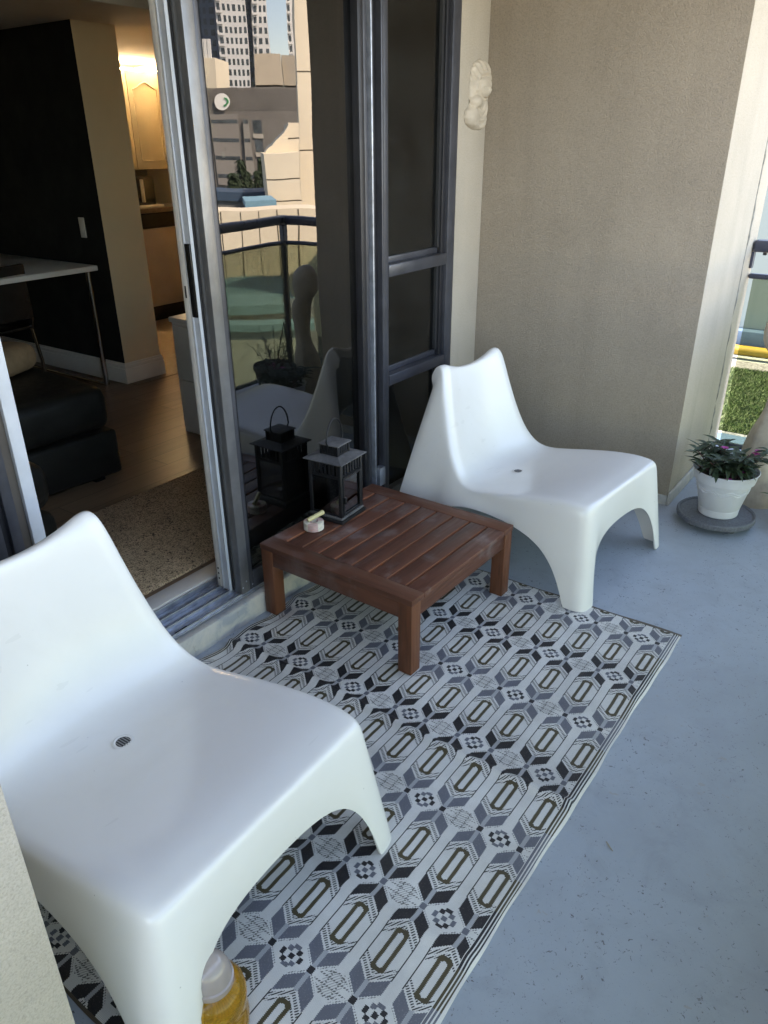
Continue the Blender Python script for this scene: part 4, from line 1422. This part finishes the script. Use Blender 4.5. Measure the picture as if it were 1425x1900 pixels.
# little terracotta pot at the edge of view
tp_ = empty('terracotta_pot', (1.83, -.735, 0), 0, 'small terracotta pot beside the stone statue', 'pot')
lathe('body', [(.0001, .001), (.055, .001), (.075, .10), (.082, .102), (.084, .13), (.076, .131), (.070, .105), (.0001, .10)], M['terracotta'], tp_, 32)
bm = bmesh.new()
random.seed(9)
for k in range(60):
    a = random.uniform(0, 2 * pi)
    leaf_faces(bm, (.04 * cos(a), .04 * sin(a), .10), (cos(a), sin(a), random.uniform(.4, 1.6)), random.uniform(.05, .10), .016, .3)
g_ = obj('green_sprig', bm, M['leaf2'], None)
g_.location = (1.83, -.735, .004)
tag(g_, 'bright green sprig growing in the small terracotta pot', 'plant')

# ----------------------------------------------------------------- amber bottle and box under the near chair
M['amber'] = None
m, t, b, out = new_mat('amber_liquid_bottle')
b.inputs['Base Color'].default_value = (0.80, 0.42, 0.03, 1)
b.inputs['Roughness'].default_value = 0.06
b.inputs['Transmission Weight'].default_value = 0.75
b.inputs['IOR'].default_value = 1.35
nz = tex_noise(t, 40.0, 2.0, 0.5, coords(t))
bump(t, b, nz.outputs[0], 0.08, 0.004)
M['amber'] = m
m, t, b, out = new_mat('frosted_cap')
b.inputs['Base Color'].default_value = (0.52, 0.47, 0.44, 1)
b.inputs['Roughness'].default_value = 0.10
b.inputs['Subsurface Weight'].default_value = 0.3
b.inputs['Subsurface Radius'].default_value = (.01, .008, .007)
n1 = tex_noise(t, 9.0, 3.0, 0.5, coords(t))
t.links.new(ramp(t, n1.outputs[0], [(0.3, (0.30, 0.25, 0.225)), (0.7, (0.40, 0.345, 0.315))]), b.inputs['Base Color'])
M['cap'] = m
bo = empty('detergent_bottle', (-1.085, -0.285, .006), 0, 'round bottle of amber liquid with a frosted dome cap by the chair leg', 'bottle')
lathe('body', [(.0001, .001), (.052, .001), (.058, .006), (.0605, .04), (.0575, .058), (.0565, .066), (.059, .078), (.0605, .095), (.057, .116), (.046, .130), (.040, .134), (.038, .140), (.0001, .140)], M['amber'], bo, 44)
lathe('cap', [(.0405, .132), (.0415, .136), (.0415, .147), (.0385, .149), (.0365, .168), (.030, .184), (.019, .194), (.008, .198), (.0001, .1985)], M['cap'], bo, 40)
bx_ = empty('carton', (-1.10, -0.17, .0065), radians(22), 'white and green carton lying under the near chair', 'box')
box('body', -.10, .10, -.04, .04, .001, .05, simple('white_card', (0.55, 0.60, 0.58), 0.6), bx_, .002)
box('green_panel', -.1005, -.02, -.0405, -.028, .012, .0503, simple('green_print', (0.01, 0.10, 0.055), 0.5), bx_)

# litter on the floor
for k, (x, y, rz, L) in enumerate(((-0.26, -0.735, .9, .028),)):
    o = tube('twig', [(-L / 2, 0, .0016), (0, .0008, .0018), (L / 2, 0, .0016)], .0011, simple('dry_straw', (0.36, 0.31, 0.22), 0.8), None, 6)
    o.location = (x, y, 0)
    o.rotation_euler = (0, 0, rz)
    tag(o, 'dry straw lying on the grey floor beside the rug', 'twig')

# ----------------------------------------------------------------- the city that the door glass mirrors
GA = radians(-1.9)
GN = Vector((sin(GA), cos(GA), 0))
def pix_ray(px, py):
    d = rt * ((px - CX_PX) / F_PX) - up * ((py - CY_PX) / F_PX) + fw
    return d.normalized()
def mirrored(px, py, dist):
    """world point seen by reflection at a pixel, at a horizontal distance from the glass"""
    d = pix_ray(px, py)
    P = Vector((0.25, GLY, 0))
    h = CAM + d * ((P - CAM).dot(GN) / d.dot(GN))
    r = d - GN * (2 * d.dot(GN))
    return h + r * (dist / hypot(r.x, r.y))

GZ = -6.0
city = {}
def cmat(name, col, rough=0.85, var=0.08, vs_=0.12, bs=0.0):
    if name not in city: city[name] = simple(name, col, rough, 0, var, vs_, bs, 3.0, 0.05)
    return city[name]
CREAM = cmat('cream_panel_wall', (0.78, 0.70, 0.54))
GREYB = cmat('grey_ribbed_wall', (0.16, 0.152, 0.138), 0.9, 0.15, 0.3)
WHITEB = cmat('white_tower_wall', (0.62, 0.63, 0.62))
SHADEB = cmat('tower_wall_shade_tone', (0.15, 0.185, 0.25))  # shade of the recessed bays, put into the wall colour
GLASSB = simple('tower_window_glass', (0.060, 0.075, 0.085), 0.2, 0, 0.5, 0.5)
TEAL = cmat('teal_sheet_roof', (0.24, 0.44, 0.48), 0.5)
PALE = cmat('pale_green_wall', (0.52, 0.58, 0.51))
BEIGE = cmat('beige_wall', (0.50, 0.44, 0.34))
BLUEM = cmat('blue_flashing', (0.045, 0.085, 0.14), 0.45)

g = box('ground', -1500, 1500, -2500, 1500, GZ - .5, GZ, simple('city_ground', (0.13, 0.13, 0.115), 0.95, 0, 0.35, 0.06))
structure(g)

def facade_frame(pl, pr, d0, d1):
    """plan frame of a facade that runs between two mirrored pixels columns at given distances"""
    a = mirrored(pl, 300, d0); b_ = mirrored(pr, 300, d1)
    a.z = b_.z = 0
    e = (b_ - a)
    W = e.length
    e.normalize()
    n = Vector((e.y, -e.x, 0))
    mid = (a + b_) / 2
    if n.dot(Vector((0.25, GLY, 0)) - mid) < 0: n = -n
    return a, e, n, W

def zat(px, py, dist): return mirrored(px, py, dist).z

def fbox(bm, a, e, n, s0, s1, z0, z1, d0, d1, mi=0):
    """box on a facade: s along it, d outwards"""
    vs_ = []
    for z in (z0, z1):
        for s, d in ((s0, d0), (s1, d0), (s1, d1), (s0, d1)):
            p = a + e * s + n * d
            vs_.append(bm.verts.new((p.x, p.y, z)))
    for q in ((0, 1, 2, 3), (4, 5, 6, 7), (0, 1, 5, 4), (1, 2, 6, 5), (2, 3, 7, 6), (3, 0, 4, 7)):
        bm.faces.new([vs_[i] for i in q]).material_index = mi

def fobj(name, fn, mat, parent, kind=None):
    bm = bmesh.new()
    fn(bm)
    bmesh.ops.recalc_face_normals(bm, faces=bm.faces)
    o = obj(name, bm, mat)
    at(parent, o)
    if kind: o['kind'] = kind
    return o

def tower(pl, pr, dist, ztop, label, bays):
    a, e, n, W = facade_frame(pl, pr, dist, dist)
    base = a + e * (W / 2)
    r = empty('tower', (base.x, base.y, GZ), 0, label, 'tower', 'high-rise towers')
    s = 0.0
    tot = sum(q[0] for q in bays)
    for wdt, dep, mt, cols in bays:
        w_ = W * wdt / tot
        s0, s1 = s, s + w_
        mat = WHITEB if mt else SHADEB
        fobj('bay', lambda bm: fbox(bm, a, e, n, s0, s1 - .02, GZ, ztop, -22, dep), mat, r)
        def wins(bm):
            z = GZ + 4.0
            cw = w_ / cols
            while z < ztop - 2:
                for c in range(cols):
                    fbox(bm, a, e, n, s0 + cw * (c + .24), s0 + cw * (c + .78), z, z + 1.75, dep - .4, dep + .03)
                z += 3.0
        fobj('window_grid', wins, GLASSB, r, 'stuff')
        def slabs(bm):
            z = GZ + 3.2
            while z < ztop - 1:
                fbox(bm, a, e, n, s0 + .1, s0 + w_ / cols * 0.9, z, z + .55, dep + .035, dep + .9)
                z += 3.0
        if mt: fobj('balcony_rows', slabs, WHITEB, r, 'stuff')
        s = s1
    return r

tower(340, 514, 300, 88, 'white high-rise tower with recesses coloured grey blue as shade seen in the door glass', [(.55, 0, 1, 6), (.32, -6, 0, 3), (.53, 2.5, 1, 6), (.10, -6, 0, 1), (.25, .5, 1, 3)])
tower(545, 585, 320, 95, 'second white high-rise tower past the gap of blue sky', [(1, 0, 1, 5)])

def block(pl, pr, d0, d1, pytop, pybot, depth, mat, name, label, cat='building', joints=(), zb=None):
    a, e, n, W = facade_frame(pl, pr, d0, d1)
    dm = (d0 + d1) / 2
    z1 = zat((pl + pr) / 2, pytop, dm)
    z0 = GZ if pybot is None else zat((pl + pr) / 2, pybot, dm)
    if zb is not None: z0 = zb
    base = a + e * (W / 2)
    r = empty(name, (base.x, base.y, z0), 0, label, cat)
    fobj('wall', lambda bm: fbox(bm, a, e, n, 0, W, z0, z1, -depth, 0), mat, r)
    for py in joints:
        zz = zat((pl + pr) / 2, py, dm)
        fobj('panel_joint', lambda bm: fbox(bm, a, e, n, -.02, W + .02, zz - dm * .0007, zz + dm * .0007, -.05, .012), cmat('dark_joint', (0.12, 0.10, 0.07)), r)  # joints are thin dark brown strips
    return r, a, e, n, W, z0, z1

# grey four storey office with a round sign
r, a, e, n, W, z0, z1 = block(352, 575, 140, 140, 162, None, 25, GREYB, 'office_building', 'grey ribbed office block with a round white sign seen in the door glass')
for (p0, p1, y0, y1, dep, mt) in ((400, 446, 212, 345, .25, cmat('office_grey', (0.24, 0.23, 0.21))), (455, 471, 222, 340, .5, cmat('office_grey2', (0.27, 0.26, 0.235))), (480, 498, 208, 345, -.0, None)):
    s0 = (mirrored(p0, 300, 140) - a).dot(e); s1 = (mirrored(p1, 300, 140) - a).dot(e)
    s0, s1 = min(s0, s1), max(s0, s1)
    za, zb = zat(p0, y1, 140), zat(p0, y0, 140)
    if mt:
        fobj('facade_panel', lambda bm: fbox(bm, a, e, n, s0, s1, za, zb, .001, dep), mt, r)
        for yy in (222, 257, 291, 325):
            zz = zat(p0, yy, 140)
            fobj('window_band', lambda bm: fbox(bm, a, e, n, s0 + .1, s1 - .1, zz - .55, zz, dep, dep + .03), GLASSB, r)
    else:
        for yy in (222, 257, 291):
            zz = zat(p0, yy, 140)
            w_ = fobj('window', lambda bm: fbox(bm, a, e, n, s0, s1, zz - 1.9, zz, .002, .06), GLASSB, r)
            fobj('window_sill', lambda bm: fbox(bm, a, e, n, s0 - .2, s1 + .2, zz - 2.6, zz - 1.95, .002, .2), cmat('office_sill', (0.40, 0.38, 0.33)), r)
for k in range(90):
    s0 = W * (k + .3) / 90
    fobj('wall_rib', lambda bm: fbox(bm, a, e, n, s0, s0 + .12, zat(460, 205, 140), z1 - .3, .001, .04), GREYB, r)
# penthouse boxes on the roof
ph = [block(490, 530, 150, 150, 100, 158, 14, BEIGE, 'rooftop_plant_room', 'beige windowless plant room on the office roof'),
      block(531, 575, 152, 152, 102, 158, 14, cmat('beige_wall_dark', (0.40, 0.36, 0.29)), 'rooftop_plant_room', 'darker beige plant room beside the sky gap on the office roof')]  # second room in a darker beige
# round sign
sp0 = mirrored(417, 188, 139.2)
sg = empty('round_sign', sp0, 0, 'round white sign with a green crescent on the grey office', 'sign')
RR = 1.22
def disc(name, r0, mat, off, parent, cx=0, cz=0, seg=40, a0=0, a1=2 * pi, rin=0.0, sx=1.0):
    bm = bmesh.new()
    ns_ = seg
    outer, inner = [], []
    for k in range(ns_ + 1):
        th = a0 + (a1 - a0) * k / ns_
        for lst, rr in ((outer, r0), (inner, rin)):
            for dd in (0, .06):
                p = sp0 + e * (cx + rr * cos(th) * sx) + Vector((0, 0, cz + rr * sin(th))) + n * (off + dd)
                lst.append(bm.verts.new(p))
    for k in range(ns_):
        o0, o1, o2, o3 = outer[2 * k], outer[2 * k + 1], outer[2 * k + 2], outer[2 * k + 3]
        i0, i1, i2, i3 = inner[2 * k], inner[2 * k + 1], inner[2 * k + 2], inner[2 * k + 3]
        bm.faces.new((o0, o2, o3, o1))
        bm.faces.new((o1, o3, i3, i1))
        bm.faces.new((o0, i0, i2, o2))
    bmesh.ops.remove_doubles(bm, verts=bm.verts, dist=1e-5)
    bmesh.ops.recalc_face_normals(bm, faces=bm.faces)
    o = obj(name, bm, mat)
    return at(parent, o)
SGW = cmat('sign_white', (0.8, 0.8, 0.76), 0.5, 0.02)
SGG = cmat('sign_green', (0.05, 0.32, 0.12), 0.5, 0.02)
disc('face', RR, SGW, 0, sg, sx=.8)
disc('green_crescent', .66, SGG, .08, sg, .18, 0, 24, -pi * .5, pi * .42, .44)
disc('green_leaf', .40, SGG, .08, sg, .30, -.30, 16, -pi * .6, pi * .1, .20)
for k in range(4):
    fobj('lettering_line', lambda bm: fbox(bm, sp0, e, n, -.72, -.18, .18 - k * .22, .24 - k * .22, .065, .085), cmat('sign_text', (0.35, 0.4, 0.36)), sg)
fobj('stem_mark', lambda bm: fbox(bm, sp0, e, n, -.06, .04, .55, .95, .065, .085), cmat('sign_text2', (0.12, 0.14, 0.12)), sg)
# cream block with antennas on the left
r, a, e, n, W, z0, z1 = block(340, 421, 170, 168, 108, None, 10, CREAM, 'antenna_building', 'cream building with rooftop antennas seen in the door glass')
for (p0, p1, y0, y1) in ((374, 402, 148, 162), (376, 402, 172, 184)):
    s0 = (mirrored(p0, 300, 170) - a).dot(e); s1 = (mirrored(p1, 300, 170) - a).dot(e)
    s0, s1 = min(s0, s1), max(s0, s1)
    fobj('window', lambda bm: fbox(bm, a, e, n, s0, s1, zat(p0, y1, 170), zat(p0, y0, 170), .002, .08), GLASSB, r)
s0 = (mirrored(374, 300, 170) - a).dot(e); s1 = (mirrored(402, 300, 170) - a).dot(e)
fobj('grey_panel', lambda bm: fbox(bm, a, e, n, min(s0, s1), max(s0, s1), zat(380, 148, 170) + .01, zat(380, 136, 170), .002, .08), cmat('office_grey', (0.1, 0.1, 0.1)), r)
for px in (399, 405, 411, 417):
    s0 = (mirrored(px, 300, 170) - a).dot(e)
    fobj('antenna', lambda bm: fbox(bm, a, e, n, s0 - .25, s0 + .25, z1 + .002, z1 + 3.0, -.6, -.2), SGW, r)
# sunlit stepped cream building on the right, and the tall slab beside the wall
block(497, 557, 61, 61, 283, None, 12, CREAM, 'stepped_building', 'sunlit cream building with panel joints seen in the door glass', joints=(332, 374))
r, a, e, n, W, z0, z1 = block(533, 557, 66, 66, 228, None, 10, CREAM, 'stepped_building', 'upper cream wing rising behind the sunlit stepped building', joints=(257,))
# cream wedge built to draw the diagonal edge of the sunlight
sl0, sl1 = mirrored(498, 283, 66), mirrored(533, 228, 66)
def sun_wedge(bm):
    q0, q1, q2 = sl0.copy(), mirrored(533, 283, 66), sl1.copy()
    q1.z = q0.z
    f_ = [bm.verts.new(q) for q in (q0, q1, q2)]
    b_ = [bm.verts.new(q - n * 6) for q in (q0, q1, q2)]
    bm.faces.new(f_); bm.faces.new(b_)
    for k in range(3): bm.faces.new((f_[k], f_[(k + 1) % 3], b_[(k + 1) % 3], b_[k]))
fobj('sunlight_wedge', sun_wedge, CREAM, r)
block(557.5, 640, 78, 78, -140, None, 8, CREAM, 'slab_building', 'tall narrow cream slab at the edge of the mirrored view', joints=(132, 280))
# trees at the foot of the grey office
def far_tree(px, dist, pybase, pytop, label):
    p = mirrored(px, pybase, dist)
    top = zat(px, pytop, dist)
    h = top - GZ
    r = empty('conifer', (p.x, p.y, GZ), 0, label, 'tree', 'trees in front of the grey office')
    tube('trunk', [(0, 0, 0), (0, 0, h * .5), (0, 0, h * .95)], [.2, .14, .04], M['stem'], r, 6)
    bm = bmesh.new()
    for k in range(420):
        q = random.random() ** .8
        z = h * (.12 + .88 * q)
        rr = (1 - q) * h * .20 * random.uniform(.5, 1.1) + .05
        a_ = random.uniform(0, 2 * pi)
        leaf_faces(bm, (rr * .6 * cos(a_), rr * .6 * sin(a_), z), (cos(a_), sin(a_), -.25), random.uniform(.4, .9), .35, .3)
    obj('crown', bm, M['leaf'], r)
for k, (px, pt_, lb) in enumerate(((436, 322, 'short dark conifer below the round white sign'), (449, 296, 'tall pointed conifer below the long window bands'), (459, 318, 'short conifer between the two raised office panels'),
                                   (478, 316, 'short conifer beside the column of office windows'), (490, 292, 'tall pointed conifer beside the sunlit cream building'), (496, 312, 'short conifer half hidden by the sunlit cream building'))):
    far_tree(px, 120 + k * 2, 345, pt_, lb)
# low roofs of the neighbouring podium
def lowblock(pl, pr, d0, d1, zt, depth, mat, name, label, zb=GZ):
    a, e, n, W = facade_frame(pl, pr, d0, d1)
    base = a + e * (W / 2)
    r = empty(name, (base.x, base.y, zb), 0, label, 'building')
    fobj('wall', lambda bm: fbox(bm, a, e, n, 0, W, zb, zt, -depth, 0), mat, r)
    return r, a, e, n, W
r, a, e, n, W = lowblock(330, 506, 70, 70, zat(450, 372, 70), 6, cmat('dark_low_wall', (0.16, 0.17, 0.17)), 'low_building', 'low dark building with a blue edged roof in front of the trees')
zt = zat(450, 372, 70)
fobj('blue_parapet', lambda bm: fbox(bm, a, e, n, -.2, W + .2, zt + .001, zat(450, 356, 70), -6.2, .2), BLUEM, r)
r, a, e, n, W = lowblock(452, 506, 55, 55, zat(470, 384, 55), 5, CREAM, 'low_building', 'small cream building with a light blue coping')
fobj('coping', lambda bm: fbox(bm, a, e, n, -.2, W + .2, zat(470, 384, 55) + .001, zat(470, 372, 55), -5.2, .2), cmat('light_blue', (0.18, 0.36, 0.46)), r)
r, a, e, n, W = lowblock(300, 640, 31, 31, zat(450, 390, 31), 2.0, CREAM, 'perimeter_wall', 'long sunlit cream wall beyond the railing')
for k in range(9):
    s0 = W * (k + .5) / 9
    fobj('wall_joint', lambda bm: fbox(bm, a, e, n, s0 - .02, s0 + .02, GZ, zat(450, 392, 31), -.02, .012), cmat('dark_joint', (0.12, 0.10, 0.07)), r)
# teal standing seam roof, stepping down towards us
r, a, e, n, W = lowblock(330, 534, 24.3, 24.3, -3.36, 4.5, PALE, 'podium_roof', 'teal metal roofed podium below the balcony')
RF0, RF1 = -3.12, -3.34
def sheet(bm, s0, s1, lift, th):
    p = [a + e * s_ + n * d for s_, d in ((s0, -4.6), (s1, -4.6), (s1, .3), (s0, .3))]
    zz = (RF0, RF0, RF1, RF1)
    top = [bm.verts.new((q.x, q.y, z + lift)) for q, z in zip(p, zz)]
    bot = [bm.verts.new((q.x, q.y, z + lift - th)) for q, z in zip(p, zz)]
    bm.faces.new(top); bm.faces.new(list(reversed(bot)))
    for k in range(4): bm.faces.new((top[k], bot[k], bot[(k + 1) % 4], top[(k + 1) % 4]))
fobj('roof_sheet', lambda bm: sheet(bm, -.2, W + .2, 0, .06), TEAL, r)
for k in range(26):
    s0 = (W + .36) * k / 25 - .18
    fobj('roof_seam', lambda bm: sheet(bm, s0 - .02, s0 + .02, .06, .058), TEAL, r)
# grey louvred plant deck beside it
r, a, e, n, W = lowblock(470, 560, 22.6, 22.2, -3.05, 1.2, cmat('grey_deck', (0.20, 0.22, 0.23)), 'plant_deck', 'grey louvred plant deck beside the teal roof')
for k in range(5):
    fobj('louvre', lambda bm: fbox(bm, a, e, n, -.1, W + .1, -3.12 - k * .14, -3.08 - k * .14, .001, .12), cmat('louvre_metal', (0.42, 0.45, 0.46)), r)
r, a, e, n, W = lowblock(330, 507, 20.4, 20.2, -2.86, 1.6, CREAM, 'podium_wall', 'cream podium wall with teal coping below the metal roof')
fobj('coping', lambda bm: fbox(bm, a, e, n, -.1, W + .1, -2.859, -2.60, -1.7, .15), TEAL, r)
r, a, e, n, W = lowblock(330, 560, 17.8, 17.2, -2.76, .4, PALE, 'podium_wall', 'pale green parapet wall below the balcony')
fobj('coping', lambda bm: fbox(bm, a, e, n, -.1, W + .1, -2.759, -2.58, -.5, .12), TEAL, r)

# ----------------------------------------------------------------- green roof seen past the far pillar
LZ = -3.5
gr = structure(box('green_roof', 9.0, 26.0, -9.0, 9.0, GZ + .001, LZ, simple('podium_side', (0.22, 0.24, 0.23), 0.9)))
M['grass'] = simple('lawn', (0.040, 0.070, 0.014), 0.9, 0, 0.45, 2.2, 0.8, 14, 0.06)
structure(box('lawn', 13.4, 18.2, -8.9, 8.9, LZ + .001, LZ + .05, M['grass']))
structure(box('gravel', 18.22, 19.0, -8.9, 8.9, LZ + .001, LZ + .045, simple('gravel', (0.15, 0.15, 0.16), 0.95, 0, 0.5, 9.0, 0.9, 20, 0.05)))
structure(box('gravel', 12.95, 13.38, -8.9, 8.9, LZ + .001, LZ + .045, simple('gravel_near', (0.15, 0.16, 0.18), 0.95, 0, 0.5, 9.0, 0.9, 20, 0.05)))
def blades(n, x0, x1, y0, y1):
    bm = bmesh.new()
    for k in range(n):
        x, y = random.uniform(x0, x1), random.uniform(y0, y1)
        a_ = random.uniform(0, 2 * pi)
        h = random.uniform(.03, .075)
        w_ = .010
        bm.faces.new([bm.verts.new(p) for p in ((x - w_ * cos(a_), y - w_ * sin(a_), LZ + .05), (x + w_ * cos(a_), y + w_ * sin(a_), LZ + .05), (x + random.uniform(-.06, .06), y + random.uniform(-.06, .06), LZ + .05 + h))])
    return bm
o = obj('grass', blades(45000, 13.4, 18.2, .2, 3.8), simple('grass_blade', (0.032, 0.066, 0.014), 0.7, 0, 0.4, 4.0))
tag(o, 'short green grass on the roof below the railing', 'grass', None, 'stuff')
fk = empty('roof_kerb', (12.7, 0, LZ), 0, 'blue metal kerb along the near edge of the lawn', 'kerb')
at(fk, box('flashing', 12.2, 12.93, -8.9, 8.9, LZ + .001, LZ + .16, BLUEM, None, .02))
fk = empty('roof_kerb', (20, 0, LZ), 0, 'blue metal kerb at the foot of the pale wall', 'kerb')
at(fk, box('flashing', 19.75, 20.2, -8.9, 8.9, LZ + .001, LZ + .62, BLUEM, None, .02))
yp = tube('gas_pipe', [(19.4, -8.5, LZ + .22), (19.4, 8.5, LZ + .22)], .12, simple('yellow_paint', (0.26, 0.165, 0.012), 0.5), None, 18)
tag(yp, 'yellow pipe along the gravel strip', 'pipe')
for yy in (-6, -2, 0.6, 4.5, 8):
    pass
o = box('neighbour_wall', 20.21, 26.0, -9.0, 9.0, LZ + .001, 7.0, cmat('pale_mint_wall', (0.24, 0.265, 0.24)))
tag(o, 'pale mint rendered building beyond the lawn', 'building')
